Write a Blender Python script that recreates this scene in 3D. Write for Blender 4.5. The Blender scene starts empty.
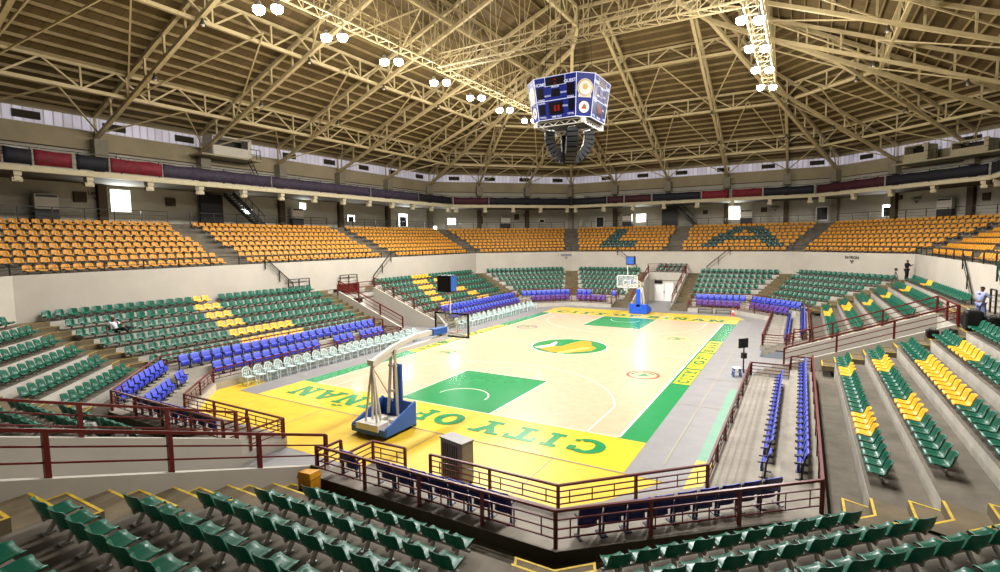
import bpy, bmesh, math, random
import numpy as np
from mathutils import Vector, Matrix
random.seed(7)
SC = bpy.context.scene
COL = SC.collection
# ------------------------------------------------------------------ camera
CAM = (13.507, -32.54, 7.188)
yaw, pitch, roll, FPX = -.5262, -.0863, -.0120, 520.6
def cam_axes():
    cy, sy, cp, sp = math.cos(yaw), math.sin(yaw), math.cos(pitch), math.sin(pitch)
    f = Vector((sy*cp, cy*cp, sp)); r = Vector((cy, -sy, 0)); u = r.cross(f)
    cr, sr = math.cos(roll), math.sin(roll)
    return cr*r + sr*u, -sr*r + cr*u, f
R_, U_, F_ = cam_axes()
cd = bpy.data.cameras.new('camera'); cam = bpy.data.objects.new('camera', cd); COL.objects.link(cam)
cd.sensor_width = 36; cd.lens = FPX*36/1000; cd.clip_end = 400; cd.clip_start = .05
m = Matrix((R_, U_, -F_)).transposed().to_4x4(); m.translation = CAM; cam.matrix_world = m
SC.camera = cam
def pix(p):
    d = Vector(p) - Vector(CAM); z = d.dot(F_)
    if z < .3: return None
    return 500+FPX*d.dot(R_)/z, 286-FPX*d.dot(U_)/z, z
# ------------------------------------------------------------------ world and exposure
SC.view_settings.view_transform = 'Standard'; SC.view_settings.look = 'None'
SC.view_settings.exposure = 0.42; SC.view_settings.gamma = 1.0
SC.cycles.use_denoising = True; SC.cycles.max_bounces = 6; SC.cycles.diffuse_bounces = 1
SC.cycles.glossy_bounces = 3; SC.cycles.sample_clamp_indirect = 6
W = bpy.data.worlds.new('world'); SC.world = W; W.use_nodes = True
W.node_tree.nodes['Background'].inputs[0].default_value = (.9, .95, 1, 1)
W.node_tree.nodes['Background'].inputs[1].default_value = .25
LAMP_SPOT, LAMP_UP = 1680, 320

# ------------------------------------------------------------------ colours and materials
def lin(h):
    if isinstance(h, str):
        h = tuple(int(h[i:i+2], 16)/255 for i in (0, 2, 4))
    return tuple((c/12.92 if c <= .04045 else ((c+.055)/1.055)**2.4) for c in h)+(1,)
MATS = {}
def mat(name, col, rough=.6, metal=0, noise=0., nscale=3., col2=None, emit=None, estr=0., spec=.35, bump=0., coat=0., alpha=1., trans=0.):
    m = bpy.data.materials.new(name); m.use_nodes = True; nt = m.node_tree; b = nt.nodes['Principled BSDF']
    b.inputs['Base Color'].default_value = lin(col); b.inputs['Roughness'].default_value = rough
    b.inputs['Metallic'].default_value = metal; b.inputs['Specular IOR Level'].default_value = spec
    if coat: b.inputs['Coat Weight'].default_value = coat; b.inputs['Coat Roughness'].default_value = .08
    if alpha < 1: b.inputs['Alpha'].default_value = alpha
    if trans: b.inputs['Transmission Weight'].default_value = trans
    if noise or col2:
        tc = nt.nodes.new('ShaderNodeTexCoord'); n = nt.nodes.new('ShaderNodeTexNoise'); n.inputs['Scale'].default_value = nscale
        n.inputs['Detail'].default_value = 6; n.inputs['Roughness'].default_value = .65
        nt.links.new(tc.outputs['Object'], n.inputs['Vector'])
        cr = nt.nodes.new('ShaderNodeValToRGB'); a = lin(col); c2 = lin(col2) if col2 else tuple(x*(1-noise) for x in a[:3])+(1,)
        cr.color_ramp.elements[0].position = .35; cr.color_ramp.elements[1].position = .68
        cr.color_ramp.elements[0].color = c2; cr.color_ramp.elements[1].color = a
        nt.links.new(n.outputs['Fac'], cr.inputs['Fac']); nt.links.new(cr.outputs['Color'], b.inputs['Base Color'])
        if bump:
            bp = nt.nodes.new('ShaderNodeBump'); bp.inputs['Strength'].default_value = bump
            nt.links.new(n.outputs['Fac'], bp.inputs['Height']); nt.links.new(bp.outputs['Normal'], b.inputs['Normal'])
    if emit:
        b.inputs['Emission Color'].default_value = lin(emit); b.inputs['Emission Strength'].default_value = estr
    MATS[name] = m
    return m
mat('tread', '6f6758', .85, noise=.45, nscale=.9, bump=.1)
mat('stepbrown', '75674c', .85, noise=.45, nscale=1.1, bump=.1)
mat('tread_dark', '6b6255', .85, noise=.5, nscale=.8, bump=.1)
mat('riser', 'bdb7a8', .8, noise=.25, nscale=1.2)
mat('whitewall', 'b7afa0', .75, noise=.12, nscale=.5)
mat('pit', '958d7e', .8, noise=.3, nscale=1.3, bump=.1)
mat('slab_edge', '3b3526', .8, noise=.3)
mat('yellow_line', 'd8b52a', .6, noise=.35, nscale=6)
mat('backwall', 'bcb7a8', .85, noise=.2, nscale=.4)
mat('bandwall', 'b0a284', .85, noise=.2, nscale=.4)
mat('column', '5a4d3c', .8, noise=.2)
mat('column_light', '9a927f', .8, noise=.2)
mat('cream', 'b9ae8e', .7, noise=.15)
mat('steel', 'd6c496', .45, noise=.2, nscale=1.5, metal=0)
mat('steel_dark', 'a08c60', .5, noise=.25, nscale=1.5)
mat('maroon', '68221c', .35, noise=.2, nscale=5)
mat('blackrail', '22241f', .4)
mat('greenrail', '1f3a30', .45)
mat('seat_green', '0a5842', .34, noise=.15, nscale=4)
mat('seat_darkgreen', '12483f', .35, noise=.15, nscale=4)
mat('seat_yellow', 'f0b22c', .3, noise=.12, nscale=4)
mat('seat_orange', 'd18d20', .6, noise=.2, nscale=4)
mat('bracket', '8d8a82', .45, metal=.3)
mat('chair_blue', '5a66d6', .35, noise=.12, nscale=4)
mat('chair_purple', '5a3f9a', .4, noise=.12, nscale=4)
mat('chair_pan', '3440b8', .4)
mat('chair_shell_shade', '1c2160', .4)  # dark rear shell, shade of the side turned from the lamps painted in
mat('chair_frame', '1b1c30', .4)
mat('monobloc', 'cbe2dc', .35)
mat('maple', 'cfb292', .3, noise=.1, nscale=2.2, col2='c5a482', coat=.14)
mat('court_green', '24904f', .25, noise=.1, nscale=2, coat=.3)
mat('court_yellow', 'efc932', .28, noise=.1, nscale=2, coat=.25)
mat('court_yellow2', 'e6bd30', .4, noise=.16, nscale=1.4)
mat('court_white', 'f0e6d2', .3)
mat('court_grey', '898683', .5, noise=.14, nscale=1.2)
mat('court_softgreen', '6f9c82', .5, noise=.14, nscale=1.2)
mat('court_orange', 'e0952c', .3)
mat('court_lime', 'c8e070', .3)
mat('court_red', 'c0412c', .3)
mat('seam', '9a9078', .6)
mat('white', 'e9e6df', .4)
mat('offwhite', 'd8d2c4', .45, noise=.1)
mat('padblue', '2f5fb0', .45, noise=.1)
mat('padblue2', '1f55d0', .45)
mat('black', '0c0c0e', .4)
mat('darkgrey', '2a2a2c', .5)
mat('metal', 'b8b8b4', .3, metal=.7)
mat('ac', '8f8c86', .4, noise=.15)
mat('ac_dark', '4c4640', .5)
mat('trash', 'd9971c', .4, noise=.3, nscale=5)
mat('screen_blue', '071550', .45, emit='0f2eb8', estr=.22)
mat('screen_black', '07070c', .3)
mat('screen_text', 'b8bcd0', .3, emit='e8ecff', estr=.45)
mat('screen_red', '8a1010', .3, emit='6a0c10', estr=.15)
mat('gold', 'd0b060', .4)
mat('green_logo', '2f8a50', .4)
mat('daylight', 'ffffff', .5, emit='f4fff8', estr=4.0)
mat('skylight', 'd8d4e0', .6, emit='d8d4e8', estr=.33, noise=.3, nscale=2)
mat('lamp', 'ffffff', .5, emit='fff8f4', estr=60.)
mat('lamp_off', '55524a', .4, metal=.5)
mat('net', 'f0f0f0', .6)
mat('rim', 'e2561c', .4)
mat('banner_red', '7a1424', .7, noise=.6, nscale=2.5)
mat('banner_purple', '1a1422', .7, noise=.5, nscale=3.5, col2='352b3c')
mat('banner_navy', '0d0d1a', .7, noise=.4, nscale=2.5)
mat('banner_maroon', '3c0f1e', .7, noise=.4, nscale=2.5)
mat('skin', '8a5a3c', .6); mat('skin_dark', '6b4330', .6)
mat('hair', '0e0b0a', .6); mat('shirt_white', 'e4e2e6', .8); mat('shirt_black', '151518', .8)
mat('shirt_blue', 'a9b4dc', .8, noise=.2); mat('trousers_grey', '7d86b0', .8); mat('trousers_dark', '1c1c20', .8)
mat('case_black', '0b0b0c', .5)
mat('signblue', '3c5f78', .5)
# roof sheet: procedural ribs
def sheet(name, c1, c2):
    m = mat(name, c1, .6); nt = m.node_tree; b = nt.nodes['Principled BSDF']
    tc = nt.nodes.new('ShaderNodeTexCoord'); w = nt.nodes.new('ShaderNodeTexBrick'); w.inputs['Scale'].default_value = 1
    w.inputs['Color1'].default_value = lin(c1); w.inputs['Color2'].default_value = lin(c2); w.inputs['Mortar'].default_value = lin('5b4a2c')
    w.inputs['Mortar Size'].default_value = .03; w.inputs['Brick Width'].default_value = .75; w.inputs['Row Height'].default_value = 2.4
    w.offset = 0; nt.links.new(tc.outputs['UV'], w.inputs['Vector']); nt.links.new(w.outputs['Color'], b.inputs['Base Color'])
sheet('roofsheet', '705f40', '5e4f33')
def foil(name):
    m = mat(name, 'cfcbd8', .5, emit='dcd8ec', estr=.3); nt = m.node_tree; b = nt.nodes['Principled BSDF']
    tc = nt.nodes.new('ShaderNodeTexCoord'); w = nt.nodes.new('ShaderNodeTexBrick'); w.inputs['Scale'].default_value = 1
    w.inputs['Color1'].default_value = (.75, .72, .85, 1); w.inputs['Color2'].default_value = (.4, .38, .48, 1); w.inputs['Mortar'].default_value = (.06, .06, .07, 1)
    w.inputs['Mortar Size'].default_value = .05; w.inputs['Brick Width'].default_value = .55; w.inputs['Row Height'].default_value = 2.
    w.offset = 0; nt.links.new(tc.outputs['UV'], w.inputs['Vector']); nt.links.new(w.outputs['Color'], b.inputs['Emission Color'])
foil('foil')

# ------------------------------------------------------------------ mesh helpers
class MB:
    def __init__(s): s.v = []; s.f = []; s.mi = []; s.uv = []
    def poly(s, pts, mi=0, uv=None):
        b = len(s.v); s.v += [tuple(p) for p in pts]; s.f.append(tuple(range(b, b+len(pts)))); s.mi.append(mi)
        s.uv.append(uv)
    def hexa(s, p, mi=0):           # 8 points: bottom 4 ccw, top 4
        b = len(s.v); s.v += [tuple(q) for q in p]
        for f in ((0,3,2,1),(4,5,6,7),(0,1,5,4),(1,2,6,5),(2,3,7,6),(3,0,4,7)):
            s.f.append(tuple(b+i for i in f)); s.mi.append(mi); s.uv.append(None)
    def box(s, c, sz, mi=0, rz=0):
        x, y, z = (q/2 for q in sz); ca, sa = math.cos(rz), math.sin(rz)
        P = []
        for dz in (-z, z):
            for dx, dy in ((-x,-y),(x,-y),(x,y),(-x,y)):
                P.append((c[0]+dx*ca-dy*sa, c[1]+dx*sa+dy*ca, c[2]+dz))
        s.hexa(P, mi)
    def beam(s, a, b, w, h=None, mi=0, up=(0,0,1)):
        a, b = Vector(a), Vector(b); h = h or w; d = (b-a)
        if d.length < 1e-6: return
        d.normalize(); up = Vector(up)
        x = d.cross(up)
        if x.length < 1e-3: x = d.cross(Vector((1,0,0)))
        x.normalize(); y = x.cross(d)
        q = [(-1,-1),(1,-1),(1,1),(-1,1)]
        P = [a+x*w/2*i+y*h/2*j for i, j in q]+[b+x*w/2*i+y*h/2*j for i, j in q]
        s.hexa(P, mi)
    def tube(s, a, b, r, r2=None, n=8, mi=0, cap=True):
        a, b = Vector(a), Vector(b); r2 = r if r2 is None else r2; d = (b-a).normalized()
        x = d.orthogonal().normalized(); y = d.cross(x); o = len(s.v)
        for p, rr in ((a, r), (b, r2)):
            for k in range(n):
                t = 2*math.pi*k/n; s.v.append(tuple(p+x*rr*math.cos(t)+y*rr*math.sin(t)))
        for k in range(n):
            s.f.append((o+k, o+(k+1) % n, o+n+(k+1) % n, o+n+k)); s.mi.append(mi); s.uv.append(None)
        if cap:
            s.f.append(tuple(o+k for k in reversed(range(n)))); s.mi.append(mi); s.uv.append(None)
            s.f.append(tuple(o+n+k for k in range(n))); s.mi.append(mi); s.uv.append(None)
    def path(s, pts, r, n=8, mi=0):
        for a, b in zip(pts[:-1], pts[1:]): s.tube(a, b, r, n=n, mi=mi)
    def lathe(s, prof, c=(0,0,0), n=16, mi=0, axis='z'):
        o = len(s.v)
        for r, z in prof:
            for k in range(n):
                t = 2*math.pi*k/n; p = (r*math.cos(t), r*math.sin(t), z)
                if axis == 'y': p = (p[0], p[2], p[1])
                s.v.append((c[0]+p[0], c[1]+p[1], c[2]+p[2]))
        for i in range(len(prof)-1):
            for k in range(n):
                s.f.append((o+i*n+k, o+i*n+(k+1) % n, o+(i+1)*n+(k+1) % n, o+(i+1)*n+k)); s.mi.append(mi); s.uv.append(None)
    def mesh(s, name, mats, smooth=False):
        me = bpy.data.meshes.new(name); me.from_pydata(s.v, [], s.f)
        for m_ in mats: me.materials.append(MATS[m_] if isinstance(m_, str) else m_)
        me.polygons.foreach_set('material_index', s.mi)
        if smooth: me.polygons.foreach_set('use_smooth', [True]*len(s.f))
        if any(u is not None for u in s.uv):
            ul = me.uv_layers.new(name='UVMap'); i = 0
            for f, u in zip(s.f, s.uv):
                for k in range(len(f)):
                    ul.data[i].uv = u[k] if u is not None else (0, 0)
                    i += 1
        me.update()
        return me
    def build(s, name, mats, parent=None, smooth=False):
        return link(name, s.mesh(name, mats if isinstance(mats, (list, tuple)) else [mats], smooth), parent)
def link(name, data, parent=None):
    o = bpy.data.objects.new(name, data); COL.objects.link(o)
    if parent is not None: o.parent = parent
    return o
def tag(o, label=None, cat=None, group=None, kind=None):
    if label: o['label'] = label
    if cat: o['category'] = cat
    if group: o['group'] = group
    if kind: o['kind'] = kind
    return o
def thing(name, label, cat, loc=(0,0,0), rz=0, group=None):
    o = bpy.data.objects.new(name, None); COL.objects.link(o); o.location = loc; o.rotation_euler = (0, 0, rz); o.empty_display_size = .2
    return tag(o, label, cat, group)
def struct(o, label=None):
    o['kind'] = 'structure'
    if label: o['label'] = label
    return o
def text_mesh(name, txt, size, mt, parent, offset=.004, extrude=0.):
    me = TEXTS[txt].copy(); me.name = name; me.materials.clear(); me.materials.append(MATS[mt]); o = link(name, me, parent)
    me.transform(Matrix.Scale(size, 4)); return o
TEXTS = {}
_t = []
for _s in ('HOME','GUEST','PERIOD','FOULS','BONUS','PLAYER','TIME OUT','TOTAL','FOUL','PATRON','UPPER'):
    cu = bpy.data.curves.new('text', 'FONT'); cu.body = _s; cu.size = 1; cu.align_x = 'CENTER'; cu.offset = .02; o = bpy.data.objects.new('text', cu); COL.objects.link(o); _t.append((_s, o))
_dg = bpy.context.evaluated_depsgraph_get()
for _s, o in _t: TEXTS[_s] = bpy.data.meshes.new_from_object(o.evaluated_get(_dg))
for _s, o in _t: bpy.data.objects.remove(o)
def bevel(o, w=.01, seg=2):
    b = o.modifiers.new('bevel', 'BEVEL'); b.width = w; b.segments = seg; b.limit_method = 'ANGLE'; return o

# ------------------------------------------------------------------ bowl geometry: an octagon, d = distance outward from the courtside rail
HR, HN, HC = 11.463, 20.928, 20.727
SQ = math.sqrt(.5)
FACES = {'R': ((1,0), HR), 'RF': ((SQ,SQ), HC), 'F': ((0,1), HN), 'LF': ((-SQ,SQ), HC),
         'L': ((-1,0), HR), 'LN': ((-SQ,-SQ), HC), 'N': ((0,-1), HN), 'RN': ((SQ,-SQ), HC)}
H0 = {'R': 17.849, 'L': 17.849, 'F': 8.384, 'N': 8.384}
def half(f, d): return H0.get(f, 2.178)+.41421*d
OFF = {'RF': 6.693, 'LF': -6.693, 'LN': 6.693, 'RN': -6.693}
def pos(f, s, d, z=0.):
    s = s+OFF.get(f, 0); (nx, ny), h = FACES[f]; return Vector((nx*(h+d)-ny*s, ny*(h+d)+nx*s, z))
def rotz(f):                        # local +Y -> outward
    (nx, ny), h = FACES[f]; return math.atan2(ny, nx)-math.pi/2
TUN = ('R', 'L', 'F', 'N'); TW = 2.15; PE = {'R': 4.3, 'L': 3.9, 'F': 3.9, 'N': 2.15}
ORDER = ['R', 'RF', 'F', 'LF', 'L', 'LN', 'N', 'RN']
T0, TD, TR, TZ, TH = 3.55, 1.17, 6, .95, .45      # lower tier
U0, UD, UN, UZ, UH = 10.72, .985, 8, 5.65, .40    # upper tier
def ringstrip(mb, f, prof, s0=None, s1=None, mis=None):
    """extrude a (d,z) profile along one face between s0 and s1 (None = mitre)"""
    for i in range(len(prof)-1):
        (d0, z0), (d1, z1) = prof[i], prof[i+1]
        a0 = -half(f, d0) if s0 is None else s0; a1 = -half(f, d1) if s0 is None else s0
        b0 = half(f, d0) if s1 is None else s1; b1 = half(f, d1) if s1 is None else s1
        mb.poly([pos(f, a0, d0, z0), pos(f, b0, d0, z0), pos(f, b1, d1, z1), pos(f, a1, d1, z1)], mis[i] if mis else 0)
# ------------------------------------------------------------------ floor with the painted court
def flat(mb, pts, z, mi=0): mb.poly([(x, y, z) for x, y in pts], mi)
def rect(mb, x0, y0, x1, y1, z, mi=0): flat(mb, [(x0,y0),(x1,y0),(x1,y1),(x0,y1)], z, mi)
fl = MB()
octo = [pos(f, -half(f, 0), 0)[:2] for f in ORDER]
flat(fl, octo, 0)
for f in TUN: fl.poly([pos(f, -TW, 0), pos(f, TW, 0), pos(f, TW, 9.5), pos(f, -TW, 9.5)][::-1])
floor = struct(fl.build('floor', 'court_grey'), 'grey painted arena floor around the basketball court')
CX, CY = 8.0, 14.53
def fpart(name, mb, mats): return mb.build(name, mats, floor)
m1 = MB(); rect(m1, -CX, -CY, CX, CY, .006); fpart('maple_boards', m1, 'maple')
m1 = MB()
for sg in (-1, 1):
    ys = sorted((sg*CY, sg*17.25)); rect(m1, -8.95, ys[0], 8.95, ys[1], .006)
fpart('yellow_baseline_band', m1, 'court_yellow')
m1 = MB()
flat(m1, [(-10.3,-17.25),(10.2,-17.25),(9.0,-19.2),(8.0,-20.9),(-8.0,-20.9),(-10.9,-18.4)], .004)
flat(m1, [(-9.4,17.25),(9.4,17.25),(8.6,19.0),(-8.6,19.0)], .004)
flat(m1, [(-10.3,-17.25),(-10.9,-18.4),(-11.4,-17.6),(-11.4,-15.6),(-10.5,-15.6)], .004)
flat(m1, [(10.75,-18.3),(11.4,-17.7),(11.4,-15.2),(10.75,-15.2)], .004)
fpart('yellow_apron', m1, 'court_yellow2')
m1 = MB()
for sg in (-1, 1):
    rect(m1, *sorted((sg*8.0, sg*8.95))[:1], -CY, sorted((sg*8.0, sg*8.95))[1], CY, .006)
for sg in (-1, 1):
    ys = sorted((sg*(CY-.05), sg*(CY-5.8))); rect(m1, -2.42, ys[0], 2.42, ys[1], .010)
fpart('green_paint', m1, 'court_green')
m1 = MB(); rect(m1, 10.75, -15.2, 11.35, -6, .004); rect(m1, -11.3, 8, -10.9, 14, .004); fpart('pale_green_strip', m1, 'court_softgreen')
def ring(mb, cx, cy, r, w, z, a0=0, a1=2*math.pi, n=48, mi=0, sx=1, sy=1):
    for k in range(n):
        t0 = a0+(a1-a0)*k/n; t1 = a0+(a1-a0)*(k+1)/n
        P = [(cx+rr*math.cos(t)*sx, cy+rr*math.sin(t)*sy, z) for rr, t in ((r-w/2,t0),(r+w/2,t0),(r+w/2,t1),(r-w/2,t1))]
        mb.poly(P, mi)
def disc(mb, cx, cy, r, z, mi=0, n=40, sx=1, sy=1):
    mb.poly([(cx+r*sx*math.cos(2*math.pi*k/n), cy+r*sy*math.sin(2*math.pi*k/n), z) for k in range(n)], mi)
m1 = MB(); wl = .06
rect(m1, -CX, -CY-.0, CX, -CY+wl, .014); rect(m1, -CX, CY-wl, CX, CY, .014)
rect(m1, -CX, -CY, -CX+.09, CY, .014); rect(m1, CX-.09, -CY, CX, CY, .014); rect(m1, -CX, -wl/2, -2.6, wl/2, .014); rect(m1, 2.6, -wl/2, CX, wl/2, .014)
for sg in (-1, 1):
    yb = sg*CY; yf = sg*(CY-5.8)
    for x in (-2.45, 2.45): rect(m1, x-wl/2, min(yb,yf), x+wl/2, max(yb,yf), .016)
    rect(m1, -2.45, yf-wl/2, 2.45, yf+wl/2, .016)
    yc = sg*(CY-1.575)
    ring(m1, 0, yf, 1.8, .05, .014, 0 if sg < 0 else math.pi, math.pi if sg < 0 else 2*math.pi, 30)
    a = math.acos(6.7/6.95)
    if sg < 0: ring(m1, 0, yc, 6.95, .06, .014, .26, math.pi-.26, 60)
    else: ring(m1, 0, yc, 6.95, .06, .014, math.pi+.26, 2*math.pi-.26, 60)
    for x in (-6.72, 6.72): rect(m1, x-wl/2, min(yb, yc+(-sg)*1.8), x+wl/2, max(yb, yc+(-sg)*1.8), .014)
    ring(m1, 0, yc, 1.25, .06, .016, 0 if sg < 0 else math.pi, math.pi if sg < 0 else 2*math.pi, 30)
fpart('white_lines', m1, 'court_white')
m1 = MB()   # floor seams
for y in (-17.27, 17.27): rect(m1, -10.3, y-.03, 10.3, y+.03, .018)
for x in (9.9,): rect(m1, x-.03, -16, x+.03, 16, .010)
for y in (-9.4, -4.5, .2, 5): rect(m1, 9.0, y-.02, 11.3, y+.02, .010)
for x in (-4.2, 1.9, 6.6): rect(m1, x-.02, -20.5, x+.02, -17.3, .010)
fpart('floor_seam', m1, 'seam')
# centre roundel: green disc, orange sweep, white sweep and lettering
m1 = MB(); disc(m1, 0, 0, 2.5, .012); ring(m1, 0, 0, 2.54, .08, .012, mi=1); 
K = 1.4
m1.poly([(x*K, y*K, .016) for x, y in [(-1.2,-1.0),(-.3,-1.6),(.5,-1.5),(1.3,-.6),(1.35,.1),(.9,.6),(.6,1.45),(.1,1.5),(-.2,.6),(-.3,-.2),(-.9,-.5)]], 2)
m1.poly([(x*K, y*K, .018) for x, y in [(-1.45,-.9),(-1.1,-1.1),(-.65,-.3),(-.85,.55),(-1.05,.75),(-1.0,-.1)]], 1)
for k in range(6):
    a = -.35+k*.26; m1.poly([(x*K, y*K, .020) for x, y in [(.25+a*.5,-1.25+a*1.1),(.5+a*.5,-1.35+a*1.1),(.62+a*.5,-1.05+a*1.1),(.36+a*.5,-.95+a*1.1)]], 3)
fpart('centre_roundel', m1, ['court_green', 'court_white', 'court_orange', 'court_lime'])
for (x, y), c in zip([(6.4,-5.3), (5.9,5.8), (-6.2,-5.5), (-6.2,5.8)], ['court_red', 'court_lime', 'court_lime', 'signblue']):
    m1 = MB(); ring(m1, x, y, .8, .12, .012); 
    ring(m1, x, y, .55, .14, .012, .5, 3.4, mi=1); m1.poly([(x-.3,y-.3,.013),(x+.35,y-.15,.013),(x,y+.35,.013)], 1)
    fpart('sponsor_roundel', m1, [c, 'green_logo'])
# --- slab-serif lettering
def glyph(ch):
    q = []; S = .29; T = .19
    def r(x0, y0, x1, y1): q.append([(x0,y0),(x1,y0),(x1,y1),(x0,y1)])
    def arc(cx, cy, rx, ry, a0, a1, w, n=14):
        for k in range(n):
            t0 = math.radians(a0+(a1-a0)*k/n); t1 = math.radians(a0+(a1-a0)*(k+1)/n)
            q.append([(cx+(rx-w)*math.cos(t0), cy+(ry-T)*math.sin(t0)), (cx+rx*math.cos(t0), cy+ry*math.sin(t0)),
                      (cx+rx*math.cos(t1), cy+ry*math.sin(t1)), (cx+(rx-w)*math.cos(t1), cy+(ry-T)*math.sin(t1))])
    w = 1.
    if ch == 'C': arc(.5, .5, .5, .5, 50, 310, S, 20); r(.74, .62, .95, .92); r(.78, .16, .93, .3)
    elif ch == 'O': arc(.5, .5, .5, .5, 0, 360, S, 26)
    elif ch == 'I': r(.15, 0, .39, 1); r(0, 0, .54, T); r(0, 1-T, .54, 1); w = .54
    elif ch == 'T': r(.38, 0, .62, 1); r(.2, 0, .8, T); r(0, 1-T, 1, 1); r(0, .66, .13, 1); r(.87, .66, 1, 1)
    elif ch == 'Y': r(.38, 0, .62, .5); r(.2, 0, .8, T); q.append([(.38,.4),(.62,.48),(.32,1),(.05,1)]); q.append([(.62,.4),(.38,.48),(.68,1),(.95,1)]); r(-.03, 1-T*.8, .42, 1); r(.58, 1-T*.8, 1.03, 1)
    elif ch == 'F': r(.1, 0, .34, 1); r(0, 0, .5, T); r(0, 1-T, .95, 1); r(.8, .66, .95, 1); r(.3, .44, .7, .58); r(.6, .36, .72, .66)
    elif ch == 'B': r(.1, 0, .34, 1); r(0, 0, .5, T); r(0, 1-T, .5, 1); arc(.5, .74, .4, .26, -90, 90, S); arc(.5, .28, .48, .28, -90, 90, S); r(.3, .42, .5, .56)
    elif ch in 'NÑ':
        r(.08, 0, .28, 1); r(.72, 0, .92, 1); q.append([(.0,1),(.32,1),(.92,0),(.66,0)]); r(0, 0, .4, T*.8); r(.6, 1-T*.8, 1.02, 1)
        if ch == 'Ñ': r(.28, 1.1, .5, 1.2); r(.48, 1.15, .72, 1.25)
    elif ch == 'A': q.append([(.0,.0),(.24,0),(.6,1),(.4,1)]); q.append([(1,0),(.74,0),(.4,1),(.62,1)]); r(.25, .28, .75, .42); r(-.06, 0, .36, T*.8); r(.64, 0, 1.06, T*.8)
    elif ch == 'L': r(.1, 0, .34, 1); r(0, 1-T, .5, 1); r(0, 0, .9, T); r(.76, 0, .9, .4)
    return q, w
def lettering(name, letters, origin, ax, ay, z, mt):
    """letters: (char, x, width, height); ax, ay: in-plane axes"""
    mb = MB(); o = Vector(origin); ax, ay = Vector(ax), Vector(ay)
    for ch, x, w, h in letters:
        g, gw = glyph(ch)
        for kq, quad in enumerate(g):
            P = [o+ax*(x+u/gw*w)+ay*(v*h) for u, v in quad]
            mb.poly([(p.x, p.y, z+kq*.0006) for p in P])
    return fpart(name, mb, mt)
word = [('C',.0,1.3,1.3),('I',1.62,.62,1.3),('T',2.5,1.25,1.3),('Y',4.0,1.25,1.3),('O',5.9,1.25,1.3),('F',7.4,1.05,1.3),
        ('B',9.15,1.15,1.3),('I',10.55,.62,1.3),('Ñ',11.4,1.3,1.3),('A',12.9,1.35,1.3),('N',14.45,1.3,1.3)]
lettering('baseline_lettering', word, (7.87,-15.15,0), (-1,0,0), (0,-1,0), .016, 'court_green')
lettering('baseline_lettering', word, (-7.87,15.15,0), (1,0,0), (0,1,0), .016, 'court_green')
for sg in (-1, 1):
    m1 = MB()
    for y0, y1 in ((-6.2,-3.0), (-2.7,1.7), (2.0,6.0)):
        rect(m1, *( (8.12, sg*0+y0, 8.93, y1) if sg > 0 else (-8.93, y0, -8.12, y1)), .012)
    fpart('yellow_word_panel', m1, 'court_yellow')
    L = [('C',-6.0,.65,.6),('I',-5.2,.3,.6),('T',-4.75,.65,.6),('Y',-3.95,.7,.6), ('O',-1.6,1.1,.6),('F',-.2,.9,.6),
         ('B',2.2,.6,.6),('I',2.95,.28,.6),('Ñ',3.35,.65,.55),('A',4.15,.7,.6),('N',5.0,.65,.6)]
    if sg > 0: lettering('sideline_lettering', [(c,x,w,h) for c,x,w,h in L], (8.83,0,0), (0,1,0), (-1,0,0), .016, 'court_green')
    else: lettering('sideline_lettering', [(c,x,w,h) for c,x,w,h in L], (-8.83,0,0), (0,-1,0), (1,0,0), .016, 'court_green')

# ------------------------------------------------------------------ lower bowl: seat pit, terraces, tunnels
def segs(f, d_ref=None):
    return [(None, -TW), (TW, None)] if f in TUN else [(None, None)]
PB = {'N': 2.2}          # distance of the rear rail of the pit
PITM = [1,0,1,0,2,3]
LIFT = {'N': .22, 'RN': .24, 'R': .3, 'RF': .1}
def pit_prof(f):
    b, e = PB.get(f, 2.62), .5+min(.05, LIFT.get(f, 0)); return [(-.12,0),(-.12,.38),(b-.9,.38),(b-.9,.85),(b+.13,.85),(b+.13,e),(T0,e)]

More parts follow.
